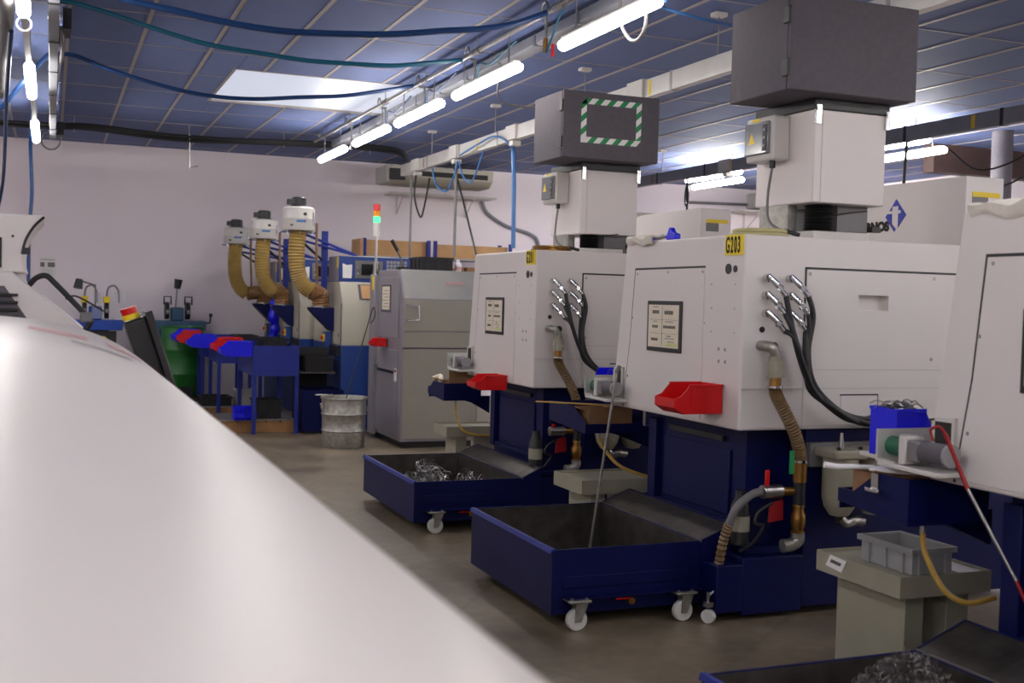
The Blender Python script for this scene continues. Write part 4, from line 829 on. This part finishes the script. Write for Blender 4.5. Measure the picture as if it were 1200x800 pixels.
bx(gx0-.0135, gx0-.011, gy0+.13, gy0+.23, .72, .86).build('sticker', 'plainpaper', l2); bx(gx0-.0145, gx0-.0132, gy0+.14, gy0+.22, .82, .85).build('red_mark', 'dred', l2)
bx(gx0-.06, gx0, gy1-.32, gy1-.12, .05, 1.9).build('side_post', 'grey', t, bevel=.01); bx(gx0-.064, gx0-.058, gy1-.3, gy1-.22, 1.72, 1.88).build('yellow_strip', 'ylabel', t)
bx(gx0+.5, gx0+.72, gy0+.055, gy0+.06, 1.80, 1.82).build('red_print', 'redtext', t)
sx, sy = 3.5, 12.95
MB().cyl((sx, sy, 1.9), (sx, sy, 2.05), .028).build('lamp_socket', 'steel', t); MB().cyl((sx, sy, 1.9), (sx, sy, 2.36), .015).build('lamp_pole', 'steel', t)
s_ = MB().cyl((sx, sy, 2.34), (sx, sy, 2.50), .042, n=16).build('lamp_base', 'offwhite', t)
MB().cyl((sx, sy, 2.50), (sx, sy, 2.57), .042, n=16).build('green_lamp', 'greenlamp', t); MB().cyl((sx, sy, 2.57), (sx, sy, 2.635), .042, n=16).build('amber_lamp', 'amblamp', t); MB().cyl((sx, sy, 2.635), (sx, sy, 2.71), .042, n=16).build('red_lamp', 'redlamp', t)
stack_bin(3.51, 12.55, 1.085, .16, .2, .09, PI, 'red', 'small red storage bin on the side of the tall grey machine', 'storage bins on the machines')
t = thing('black_crate', 'black plastic crate on top of the tall grey machine', 'crate', (4.05, 12.5, 1.947)); crate(t, 3.85, 4.22, 12.3, 12.75, 1.948, 2.10, 'black')
t = thing('arm_lamp', 'small jointed arm lamp standing on the tall grey machine', 'lamp', (3.72, 12.6, 1.947))
bx(3.66, 3.78, 12.55, 12.65, 1.947, 1.99).build('base', 'black', t); MB().tube([(3.72, 12.6, 1.99), (3.7, 12.6, 2.08), (3.66, 12.6, 2.16), (3.62, 12.6, 2.24)], .013, smooth=False).build('arm', 'midgrey', t); MB().cyl((3.66, 12.6, 2.17), (3.585, 12.6, 2.29), .022).build('head', 'black', t)
t = thing('bottle', 'small white bottle with red print on the tall grey machine', 'bottle', (4.32, 12.4, 1.947)); MB().lathe((4.32, 12.4, 1.947), [(.035, 0), (.037, .09), (.02, .11), (.018, .14)], 14).build('body', 'plainpaper', t); MB().lathe((4.32, 12.4, 1.947), [(.0378, .02), (.0382, .06)], 14, False).build('label', 'redtext', t)

# galvanised bin with a hooked rod
t = thing('galvanised_bin', 'ribbed galvanised steel bin on the floor beside the tall grey machine', 'bin', (2.975, 12.2, 0))
MB().lathe((2.975, 12.2, 0), [(.225, .0), (.232, .01), (.232, .17), (.244, .185), (.234, .20), (.236, .35), (.248, .365), (.238, .38), (.242, .52), (.256, .53), (.254, .545), (.242, .545), (.236, .53), (.226, .03), (.0, .02)], 36, False).build('body', 'galv', t)
for s_ in (-1, 1): MB().torus((2.975+s_*.245, 12.2, .43), (1, 0, .3), .045, .006, 14, 6, 0, 6.28).build('handle', 'steel', t)
t = thing('hooked_rod', 'thin black rod with looped handle standing in the galvanised bin', 'rod', (2.93, 12.2, .05))
MB().cyl((2.87, 12.2, .06), (3.24, 12.2, 1.40), .006, n=8).build('rod', 'black', t); MB().tube([(3.24, 12.2, 1.40), (3.27, 12.2, 1.50), (3.29, 12.2, 1.52), (3.30, 12.2, 1.42), (3.25, 12.2, 1.35)], .006).build('loop', 'black', t)

# three older lathes
def lathe_b(X, Y, lab, y1, W=1.35):
    t = thing('turning_machine', lab, 'machine', (X+.6, Y+.5, 0), 'beige and blue turning machines at the back')
    bx(X, X+W, Y, y1, .0, 1.04).build('base', 'blue2', t, bevel=.006)
    MB().prism([(Y, 1.04), (y1, 1.04), (y1, 1.815), (Y+.17, 1.815), (Y, 1.55)], 'x', X, X+W).build('enclosure', 'mbeige', t, bevel=.006)
    bx(X-.006, X, Y+.06, Y+.85, 1.06, 1.5).build('side_hatch', 'mbeige', t, bevel=.003); bx(X-.012, X-.005, Y+.1, Y+.14, 1.14, 1.18).build('lock', 'chrome', t)
    bx(X-.01, X, Y+.02, Y+.035, 1.04, 1.55).build('edge_strip', 'dkgrey', t)
    w_ = MB().prism([(Y+.028, 1.60), (Y+.142, 1.778), (Y+.138, 1.786), (Y+.018, 1.60)], 'x', X+.22, X+.9).build('window_frame', 'dkgrey', t)
    MB().prism([(Y+.030, 1.615), (Y+.132, 1.772), (Y+.122, 1.776), (Y+.018, 1.615)], 'x', X+.25, X+.87).build('glass_reflection', 'wood', w_)  # wood colour paints a reflection into the glass
    bx(X-.0, X+W, Y+.22, Y+.75, 1.815, 2.13).build('control_header', 'blue2', t, bevel=.006); bx(X-.004, X, Y+.22, Y+.75, 1.82, 2.125).build('header_side', 'grey', t)
    bx(X-.008, X, Y+.23, Y+.3, 1.98, 2.12).build('yellow_label', 'ylabel', t)
    s_ = bx(X+.2, X+.55, Y+.205, Y+.222, 1.86, 2.08).build('control_panel', 'midgrey', t, bevel=.004); bx(X+.28, X+.5, Y+.2, Y+.206, 1.90, 2.04).build('screen', 'screen', s_)
    for z in (1.92, 1.99): MB().cyl((X+.235, Y+.205, z), (X+.235, Y+.195, z), .014).build('knob', 'steel', s_)
    kp = MB()
    for i in range(6):
        for j in range(4): kp.box(X+.6+i*.045, X+.635+i*.045, Y+.21, Y+.222, 1.92+j*.045, 1.955+j*.045)
    kp.build('keypad', 'plasticgrey', t)['kind'] = 'stuff'
    MB().prism([(X+.05, 1.86), (X+.16, 1.86), (X+.165, 2.03), (X+.10, 2.02), (X+.045, 2.04)], 'y', Y+.213, Y+.22).build('paper_note', 'plainpaper', t)
    c_ = MB().prism([(X+.0, 2.128), (X+.4, 2.14), (X+.8, 2.132), (X+1.2, 2.15), (X+1.3, 2.128)], 'y', Y+.215, Y+.72).build('dust_sheet', 'plainpaper', t)
    # left flank: post with emergency stop, open tray shelf
    bx(X-.10, X-.02, Y+.45, Y+.6, .9, 1.19).build('side_post', 'blue2', t, bevel=.004); bx(X-.115, X-.10, Y+.48, Y+.56, 1.07, 1.16).build('yellow_plate', 'yellow', t); MB().cyl((X-.115, Y+.52, 1.115), (X-.14, Y+.52, 1.115), .022).build('stop_button', 'red', t)
    bx(X-.05, X, Y+.05, Y+.9, .92, 1.03).build('tray_rail', 'black', t)
    return t
B_ = ((3.27, 13.6, 15.2), (3.14, 15.48, 16.9), (3.14, 17.05, 18.2))
lathe_b(*B_[0][:2], 'beige and blue turning machine next to the tall grey machine', B_[0][2])
lathe_b(*B_[1][:2], 'beige and blue turning machine in the middle of the three at the back', B_[1][2])
lathe_b(*B_[2][:2], 'beige and blue turning machine closest to the back wall', B_[2][2], 1.2)

def extractor(cx, cy, z0, z1, X, lab, r=.195):
    t = thing('oil_extractor', lab, 'extractor', (cx, cy, 1.2), 'drum extractors with yellow ducts')
    h = z1-z0
    MB().lathe((cx, cy, z0), [(.16, -.005), (r-.01, 0), (r, .02), (r, h*.45), (r+.004, h*.47), (r+.004, h*.53), (r, h*.55), (r, h-.02), (r-.02, h), (.0, h+.004)], 32, False).build('drum', 'offwhite', t)
    mo = MB().lathe((cx, cy, z1), [(.11, 0), (.11, .015), (.085, .02), (.085, .11), (.07, .125), (0, .128)], 20, False); mo.box(cx-.14, cx-.07, cy-.05, cy+.05, z1+.03, z1+.095); mo.build('motor', 'black', t, bevel=.003)
    for k in range(10): a = 6.283*k/10; MB().box(cx+.084*math.cos(a)-.004, cx+.084*math.cos(a)+.004, cy+.084*math.sin(a)-.004, cy+.084*math.sin(a)+.004, z1+.025, z1+.11).build('cooling_fin', 'black', t)
    bx(cx+.02, cx+.06, cy-r-.006, cy-r+.01, z0+h*.62, z0+h*.74).build('badge', 'black', t); bx(cx-.06, cx+.05, cy-r-.004, cy-r+.02, z0+h*.32, z0+h*.42).build('blue_badge', 'skyhose', t); bx(cx-.13, cx-.07, cy-r*.86, cy-r*.7, z0+h*.16, z0+h*.24).build('name_badge', 'ink', t)
    bx(cx+r*.78, cx+r*.86, cy-r*.68, cy-r*.52, z0+.06, z0+h-.06).build('clip', 'chrome', t)
    bx(cx-r-.02, cx+r+.02, cy-.03, cy+.03, z0-.03, z0-.015).build('carrier', 'blue2', t)
    for dx in (-r*.8, 0, r*.8): MB().cyl((cx+dx, cy-.1, z0-.04), (cx+dx, cy-.1, z0+.0), .01, n=8).build('foot', 'steel', t)
    # ribbed duct
    zt = 1.53; hx = X-.16
    pa = [(cx, cy, z0-.0), (cx-.02, cy, z0-.25), (cx+.0, cy, z0-.50), (cx+.07, cy, z0-.66), (cx+.17, cy, z0-.74)]
    pb = [(cx+.17, cy, z0-.74), ((cx+.17+hx)/2+.03, cy, 1.655), (hx, cy, 1.62), (hx+.01, cy, zt-.03)]
    rib = lambda i, q: .100+.005*(1 if i % 2 else -1)
    MB().tube(pa, rib, 14, seg=14).build('duct', 'duct', t); MB().tube(pb, lambda i, q: .104+.005*(1 if i % 2 else -1), 14, seg=9).build('duct_elbow', 'ductb', t)
    MB().cyl((hx+.01, cy, zt-.05), (hx+.01, cy, zt-.02), .112, n=18).build('duct_clamp', 'steel', t)
    MB().prism([(X-.30, 1.49), (X-.008, 1.49), (X-.008, 1.20), (X-.04, 1.20), (X-.30, 1.46)], 'y', cy-.11, cy+.11).build('hopper', 'blue', t)
    # bracket and post
    px_ = X+.02
    bx(X-.10, X-.03, cy+.20, cy+.27, 1.45, z0+.02).build('post', 'bluerail', t)
    for dz in (0, -.09): MB().tube([(cx+.06, cy+.1, z0-.02+dz), (X+.36, cy+.25, max(z0-.30+dz, 2.155))], .016, 6, smooth=False).build('brace', 'bluerail', t)
    MB().tube([(cx+.06, cy+.12, z0-.12), (X-.08, cy+.22, z0-.36)], .016, 6, smooth=False).build('brace', 'black', t)
    MB().tube([(cx+r+.03, cy-.02, z0+.10), (cx+r+.03, cy-.02, z0-.2), (cx+r+.05, cy, z0-.6), (cx+r+.04, cy, 1.62)], .016).build('drain_pipe', 'ductb', t)
    return t
extractor(2.82, 14.1, 2.43, 2.715, 3.27, 'drum extractor with yellow duct nearest the tall grey machine')
extractor(2.72, 15.98, 2.40, 2.66, 3.14, 'drum extractor with yellow duct, the middle one of three', .19)
extractor(2.57, 17.5, 2.375, 2.615, 3.14, 'drum extractor with pale yellow duct closest to the back wall', .185)
tag(MB().tube([(3.02, 16.7, 1.55), (3.0, 16.68, 1.35), (3.03, 16.7, 1.15), (3.0, 16.7, 1.0)], lambda i, q: .075+.012*math.sin(i*1.1)-.03*abs(q-.5), 10).build('plastic_bag', 'bblue'), 'blue plastic bag hanging between the back machines', 'bag')
# chip boxes at the back
t = thing('chip_box', 'dark blue steel chip box on the floor beside the first turning machine', 'box', (3.0, 13.7, 0))
k = .012; a, b, c, d = 2.77, 3.25, 13.36, 14.0
for q in ((a, b, c, c+k), (a, b, d-k, d), (a, a+k, c+k, d-k), (b-k, b, c+k, d-k)): bx(*q, .03, .52).build('wall', 'blue', t)
bx(a+k, b-k, c+k, d-k, .3, .31).build('swarf_bed', 'dsteel', t); bx(a+.02, b-.02, c+.02, d-.02, 0, .03).build('skid', 'black', t)
MB().tube([(2.9, c-.004, .47), (2.91, c-.03, .465), (3.1, c-.03, .465), (3.11, c-.004, .47)], .008, smooth=False).build('handle', 'steel', t)
t = thing('parts_crate', 'black crate on the open shelf beside the first turning machine', 'crate', (3.05, 13.7, .60)); crate(t, 2.84, 3.17, 13.62, 14.0, .72, .90, 'black')
t = thing('shelf_frame', 'dark steel shelf frame carrying a black crate over the chip box', 'shelf', (3.0, 14.0, 0))
bx(2.78, 3.2, 13.60, 14.04, .70, .718).build('shelf_plate', 'dsteel', t); bx(2.78, 3.2, 14.03, 14.06, 0, 1.0).build('back_plate', 'darkvoid', t)
# blue trestle tables with bins
def table(x0, x1, y0, y1, z0, z1, lab):
    t = thing('tray_table', lab, 'table', ((x0+x1)/2, (y0+y1)/2, 0), 'blue tray tables at the back'); k = .01
    for q in ((x0, x1, y0, y0+k), (x0, x1, y1-k, y1), (x0, x0+k, y0+k, y1-k), (x1-k, x1, y0+k, y1-k)): bx(*q, z0, z1).build('wall', 'bluerail', t)
    bx(x0+k, x1-k, y0+k, y1-k, z0, z0+k).build('bottom', 'bluerail', t)
    for x in (x0, x1-.045):
        for y in (y0, y1-.045): bx(x, x+.045, y, y+.045, 0, z0).build('leg', 'bluerail', t)
    return t
table(2.19, 2.73, 13.45, 14.6, .68, 1.035, 'blue tray table standing beside the dark blue chip box')
table(2.02, 2.6, 15.2, 16.1, .72, 1.03, 'blue tray table standing behind the black crate stack')
table(1.93, 2.5, 16.18, 16.62, .75, 1.05, 'blue tray table standing in front of the green drum, furthest back')
gb = 'bins hooked on the tray tables'
stack_bin(2.188, 13.62, .905, .36, .3, .17, PI, 'bblue', 'blue storage bin hooked on the tray table beside the chip box', gb)
stack_bin(2.188, 14.35, .92, .36, .3, .17, PI, 'red', 'red storage bin just behind the blue bin at the first tray table', gb)
stack_bin(2.018, 15.5, .915, .36, .3, .17, PI, 'bblue', 'blue storage bin hooked on the middle tray table', gb)
stack_bin(1.928, 16.29, .94, .32, .2, .17, PI, 'red', 'red storage bin hooked on the furthest tray table', gb)
stack_bin(1.928, 16.51, .95, .38, .2, .17, PI, 'bblue', 'blue storage bin in front of the green drum behind a red bin', gb)
t = thing('black_tray', 'black plastic tray lying on the middle tray table', 'tray', (2.4, 15.6, 1.0)); crate(t, 2.3, 2.56, 15.4, 15.9, .74, 1.08, 'black')
t = thing('black_tray', 'black plastic tray lying on the first tray table', 'tray', (2.5, 14.2, .7)); crate(t, 2.40, 2.68, 13.95, 14.5, .692, 1.10, 'black')
# pallets, crates and the drum
def pallet(x0, x1, y0, y1, lab, sheet=None, z=.14):
    t = thing('pallet', lab, 'pallet', ((x0+x1)/2, (y0+y1)/2, 0), 'wooden pallets at the back'); n = 5
    for y in (y0, (y0+y1)/2-.05, y1-.1): bx(x0, x1, y, y+.1, 0, z-.022).build('block_rail', 'pallet', t, bevel=.004)
    for i in range(n): w_ = (x1-x0)/n; bx(x0+i*w_+.01, x0+(i+1)*w_-.01, y0, y1, z-.022, z).build('plank', 'pallet', t)
    if sheet: bx(x0-.01, x1+.01, y0-.01, y1+.01, z, z+.012).build('cover_sheet', sheet, t)
    return t
pallet(1.88, 2.72, 13.62, 14.42, 'wooden pallet with a grey metal sheet under the first tray table', 'galv')
pallet(1.75, 2.55, 15.25, 16.0, 'wooden pallet under the middle tray table', 'galv')
pallet(1.4, 2.3, 16.65, 17.4, 'wooden pallet in front of the green drum')
def drum(cx, cy, z, r, h, m, lab):
    t = thing('oil_drum', lab, 'drum', (cx, cy, z))
    MB().lathe((cx, cy, z), [(r, 0), (r, h*.3), (r+.014, h*.32), (r+.014, h*.34), (r, h*.36), (r, h*.64), (r+.014, h*.66), (r+.014, h*.68), (r, h*.70), (r, h-.02), (r+.01, h-.01), (r+.01, h), (r-.01, h), (r-.015, h-.02), (0, h-.02)], 36, False).build('body', m, t)
    MB().cyl((cx+.1, cy-.1, z+h-.02), (cx+.1, cy-.1, z+h+.005), .03).build('bung', 'steel', t)
drum(1.76, 16.97, .142, .29, 1.0, 'drumgreen', 'green ribbed oil drum standing on a pallet by the grinder')
for (x0, x1, y0, y1, z0, z1, m, lab) in ((2.28, 2.58, 13.72, 14.1, .153, .26, 'black', 'black plastic crate at the bottom of the stack under the first tray table'), (2.28, 2.58, 13.72, 14.1, .263, .37, 'black', 'black plastic crate on top of the stack under the first tray table'), (1.85, 2.22, 15.3, 15.7, .153, .27, 'black', 'low black crate on the pallet under the middle tray table'), (2.3, 2.52, 15.3, 15.6, .153, .36, 'plasticgrey', 'light grey plastic tub on the pallet under the middle tray table'), (1.40, 1.84, 16.40, 16.62, .003, .30, 'black', 'flat black crate in front of the green drum')):
    t = thing('plastic_crate', lab, 'crate', ((x0+x1)/2, (y0+y1)/2, z0)); crate(t, x0, x1, y0, y1, z0, z1, m)
tag(bx(1.62, 1.71, 16.380, 16.386, .12, .20).build('crate_label', 'plainpaper'), 'white paper label on the flat black crate', 'label')
stack_bin(2.06, 13.72, .153, .2, .12, .16, -PI/2, 'bblue', 'small blue bin on the metal sheet beside the black crates', 'small blue bins on the sheet'); stack_bin(2.195, 13.72, .153, .2, .12, .16, -PI/2, 'bblue', 'small blue bin on the metal sheet, touching the black crates', 'small blue bins on the sheet')

# grinders by the wall
def grinder(x0, x1, y0, m, lab, lamp):
    t = thing('tool_grinder', lab, 'grinder', ((x0+x1)/2, y0+.3, 0), 'pedestal tool grinders'); xm = (x0+x1)/2
    z = 1.2; mm = m
    bx(x0+.12, x1-.2, y0+.08, y0+.55, 0, 1.06).build('pedestal', m if m == 'petrol' else 'dkgrey', t, bevel=.008)
    MB().prism([(x0, z), (x1, z), (x1-.02, 1.06), (x0+.02, 1.06)], 'y', y0, y0+.6).build('table', m, t, bevel=.006)
    bx(xm-.09, xm+.09, y0+.2, y0+.45, z, z+.2).build('motor', m, t, bevel=.02)
    for s_ in (-1, 1):
        cx = xm+s_*.15
        MB().cyl((cx-.03, y0+.3, z+.15), (cx+.03, y0+.3, z+.15), .13, n=24).build('wheel_guard', 'black', t)
        MB().cyl((cx-.02, y0+.17, z+.13), (cx+.02, y0+.17, z+.13), .03).build('grinding_wheel', 'plasticgrey', t)
        if m == 'cobalt':
            bx(cx-.045, cx+.045, y0+.22, y0+.32, z+.24, z+.34).build('yellow_guard', 'yellow', t, bevel=.01)
            MB().tube([(cx, y0+.28, z+.34), (cx+.02, y0+.28, z+.46), (cx+.1, y0+.28, z+.5), (cx+.16, y0+.28, z+.42), (cx+.17, y0+.28, z+.25)], .013).build('coolant_hose', 'midgrey', t)
            bx(cx+.1, cx+.25, y0+.1, y0+.105, z+.02, z+.4).build('splash_shield', 'shield', t)
        else:
            MB().tube([(cx-.05, y0+.2, z+.24), (cx-.05, y0+.2, z+.36), (cx+.05, y0+.2, z+.36), (cx+.05, y0+.2, z+.24)], .012, smooth=False).build('guard_handle', 'black', t)
    if lamp == 'post':
        MB().cyl((xm-.02, y0+.35, z+.2), (xm, y0+.35, z+.5), .012).build('lamp_post', 'plasticgrey', t); MB().cyl((xm, y0+.35, z+.48), (xm+.02, y0+.35, z+.62), .045, .06).build('lamp_head', 'black', t)
    else:
        MB().tube([(xm, y0+.4, z+.2), (xm, y0+.4, z+.5), (xm-.22, y0+.38, z+.56)], .011, smooth=False).build('lamp_arm', 'black', t); MB().cyl((xm-.22, y0+.38, z+.58), (xm-.24, y0+.36, z+.45), .05, .065).build('lamp_head', 'black', t)
        bx(x0+.35, x1-.1, y0+.06, y0+.08, .8, 1.05).build('switch_panel', 'black', t); MB().cyl((x1-.28, y0+.06, .92), (x1-.28, y0+.03, .92), .055, n=20).build('switch_knob', 'yellow', t); bx(x0+.36, x1-.42, y0+.05, y0+.06, .9, 1.0).build('switch_label', 'plasticgrey', t)
    MB().tube([(x1, y0+.2, z-.03), (x1+.07, y0+.2, z-.02), (x1+.08, y0+.2, z+.08)], .014, smooth=False).build('side_lever', 'black', t); MB().cyl((x1+.08, y0+.2, z+.07), (x1+.08, y0+.2, z+.12), .025).build('lever_knob', 'black', t)
grinder(.22, .98, 17.3, 'cobalt', 'bright blue pedestal tool grinder with yellow guards by the back wall', 'arm')
grinder(1.36, 2.16, 17.5, 'petrol', 'petrol blue pedestal grinder with a black lamp on a post', 'post')

# rack with wooden boards
t = thing('storage_rack', 'blue rack with plywood boards and shelves along the back wall', 'rack', (5.7, 17.7, 0))
for x in (4.5, 5.55, 5.66, 6.95):
    for y in (17.42, 17.9): bx(x, x+.05, y, y+.05, 0, 2.55).build('upright', 'bluerail', t)
for z in (2.25, 1.9, 1.2): bx(4.5, 7.0, 17.42, 17.95, z, z+.03).build('shelf', 'plasticgrey', t)
bx(4.56, 5.54, 17.48, 17.5, 2.285, 2.53).build('board', 'wood', t); bx(5.72, 6.94, 17.48, 17.5, 2.285, 2.50).build('board', 'wood', t); bx(4.45, 4.5, 17.42, 17.95, 1.9, 2.54).build('end_board', 'wood', t)
for i, (a, b) in enumerate(((4.6, 4.95), (5.0, 5.5), (5.75, 6.2), (6.25, 6.85))): bx(a, b, 17.5, 17.85, 1.935, 2.13+.02*(i % 2)).build('wooden_box', 'pallet', t, bevel=.004)

# ================================================================ FOREGROUND
# long rounded white cover of the bar feeder beside the camera
prof = [(-.95, .0), (-.95, 1.3), (-.90, 1.45), (-.78, 1.535), (-.55, 1.556), (-.35, 1.552), (-.18, 1.543), (-.03, 1.528), (.126, 1.492), (.256, 1.432), (.37, 1.345), (.454, 1.270), (.55, 1.185), (.64, 1.105), (.69, 1.05), (.715, .98), (.72, .85), (.72, .12), (.66, .08), (.66, 0)]
pp = catmull([(a, 0, b) for a, b in prof[1:17]], 5)
poly = [(-.95, 0)]+[(v.x, v.z) for v in pp]+[(.72, .12), (.66, .08), (.66, 0)]
t = thing('bar_feeder', 'long white machine cover with a rounded top, out of focus in the foreground', 'machine', (0, 2.4, 0))
hd = MB(); ncut = 3; n = len(poly)
cx_, cz_ = -.1, .7
ysec = [(.28, 1.0), (4.55, 1.0), (4.68, .996), (4.76, .985), (4.80, .965)]
V = []; F = []
for y, s_ in ysec: V += [(cx_+(a-cx_)*s_, y, cz_+(b-cz_)*s_ if b > .2 else b) for a, b in poly]
for j in range(len(ysec)-1): F += [(j*n+i, j*n+(i+1) % n, (j+1)*n+(i+1) % n, (j+1)*n+i) for i in range(n)]
F += [tuple(range(n)), tuple(range((len(ysec)-1)*n, len(ysec)*n))]
hd.add(V, F).build('rounded_cover', 'hood', t)
def on_hood(x):
    q = [v for v in poly[1:]]
    for (a, b), (c, d) in zip(q, q[1:]):
        if a <= x <= c and c > a: return b+(d-b)*(x-a)/(c-a)
    return 1.5
def decal(x0, x1, y0, y1, skew, m, name):
    N = 8; V = []; F = []
    for i in range(N+1):
        x = x0+(x1-x0)*i/N; z = on_hood(x)+.0015
        V += [(x, y0+skew*i/N, z), (x, y1+skew*i/N, z)]
    F = [(2*i, 2*i+1, 2*i+3, 2*i+2) for i in range(N)]
    MB().add(V, F).build(name, m, t, smooth=False)
decal(-.06, .10, 3.45, 3.72, .0, 'redtext', 'red_print'); decal(.16, .26, 3.55, 3.85, .0, 'redtext', 'red_print'); decal(.30, .40, 3.6, 4.1, 0, 'dred', 'red_print'); decal(.05, .2, 3.1, 3.2, 0, 'plasticgrey', 'grey_print')
# white machine with vent and curved guard behind it
t = thing('guarded_machine', 'white machine with a dark louvred vent and a curved guard above it', 'machine', (-.8, 5.8, 0))
y0 = 5.35
MB().prism([(-1.8, 0), (.55, 0), (.55, 1.09), (.13, 1.475), (-.158, 1.714), (-1.8, 1.71)], 'y', y0, y0+1.0).build('frame', 'white', t, bevel=.012, seg=3)
MB().prism([(-1.6, 1.652), (-.185, 1.652), (-.06, 1.462), (.05, 1.30), (-1.6, 1.30)], 'y', y0-.004, y0+.002).build('vent_panel', 'dkgrey', t)
for i in range(5): bx(-1.5, -.13-.0*i, y0-.02, y0-.003, 1.48+i*.032, 1.492+i*.032).build('louvre', 'black', t, bevel=.003)
arc = [(-.03, 1.962)]+[(-.03-.105*math.sin(a)*1.0-.0, 1.962-.265*(1-math.cos(a))/1.0) for a in [i*math.pi/2/8 for i in range(1, 9)]]
MB().prism([(-1.8, 1.712), (-1.8, 1.955)]+arc[:1]+[(-.06, 1.93), (-.085, 1.895), (-.105, 1.85), (-.115, 1.80), (-.118, 1.76), (-.105, 1.712)], 'y', y0+.05, y0+.9).build('curved_guard', 'white', t, bevel=.006)
MB().tube([(-.03, y0+.046, 1.955), (-.06, y0+.046, 1.925), (-.085, y0+.046, 1.89), (-.106, y0+.046, 1.845), (-.117, y0+.046, 1.79)], .006, 6).build('guard_seal', 'black', t)
bx(-.115, -.085, y0+.03, y0+.05, 1.79, 1.82).build('latch', 'black', t); MB().cyl((-.155, y0+.05, 1.867), (-.155, y0+.045, 1.867), .006).build('screw', 'black', t); bx(-.6, -.198, y0+.042, y0+.05, 1.73, 1.86).build('window', 'screen', t)
MB().tube([(-.09, y0+.1, 1.655), (-.06, y0+.08, 1.69), (-.02, y0+.06, 1.70), (.02, y0+.06, 1.665), (.10, y0+.06, 1.58), (.155, y0+.06, 1.52), (.165, y0+.06, 1.50), (.13, y0+.06, 1.45)], .0125, 10).build('black_handle', 'black', t)
MB().tube([(.06, y0+.05, 1.60), (.1, y0+.05, 1.615), (.17, y0+.06, 1.58), (.22, y0+.07, 1.55)], .004, 6).build('thin_cable', 'black', t); bx(.12, .17, y0+.04, y0+.09, 1.50, 1.545).build('hinge_block', 'midgrey', t, bevel=.006)
# tilted black operator panel with emergency stop
t = thing('operator_panel', 'black tilted operator panel with red emergency stop behind the rounded cover', 'control panel', (.5, 5.0, 0))
o = MB()
a0 = Vector((.355, 5.05, 1.54)); a1 = Vector((.60, 5.05, 1.02)); wv = Vector((.105, .0, .03))
def slab_(p0, p1, wv, y0, y1): return MB().add([p0+Vector((0, y0, 0)), p0+wv+Vector((0, y0, 0)), p1+wv+Vector((0, y0, 0)), p1+Vector((0, y0, 0)), p0+Vector((0, y1, 0)), p0+wv+Vector((0, y1, 0)), p1+wv+Vector((0, y1, 0)), p1+Vector((0, y1, 0))], [(0,1,2,3),(7,6,5,4),(0,4,5,1),(1,5,6,2),(2,6,7,3),(3,7,4,0)])
slab_(Vector((.285, 0, 1.507)), Vector((.47, 0, .95)), Vector((.085, 0, .035)), 5.02, 5.16).build('panel_body', 'black', t, bevel=.01)
slab_(Vector((.362, 0, 1.555)), Vector((.55, 0, .97)), Vector((.028, 0, .012)), 4.97, 5.2).build('screen_plate', 'screen', t, bevel=.004)
u = Vector((-.32, 0, .95)).normalized()
p0 = Vector((.318, 5.08, 1.525)); MB().cyl(p0, p0+u*.022, .036, n=20).build('yellow_collar', 'yellow', t); MB().cyl(p0+u*.022, p0+u*.05, .033, .036, n=20).build('stop_button', 'red', t)
bx(.44, .6, 5.03, 5.15, 0, 1.1).build('post', 'dkgrey', t)
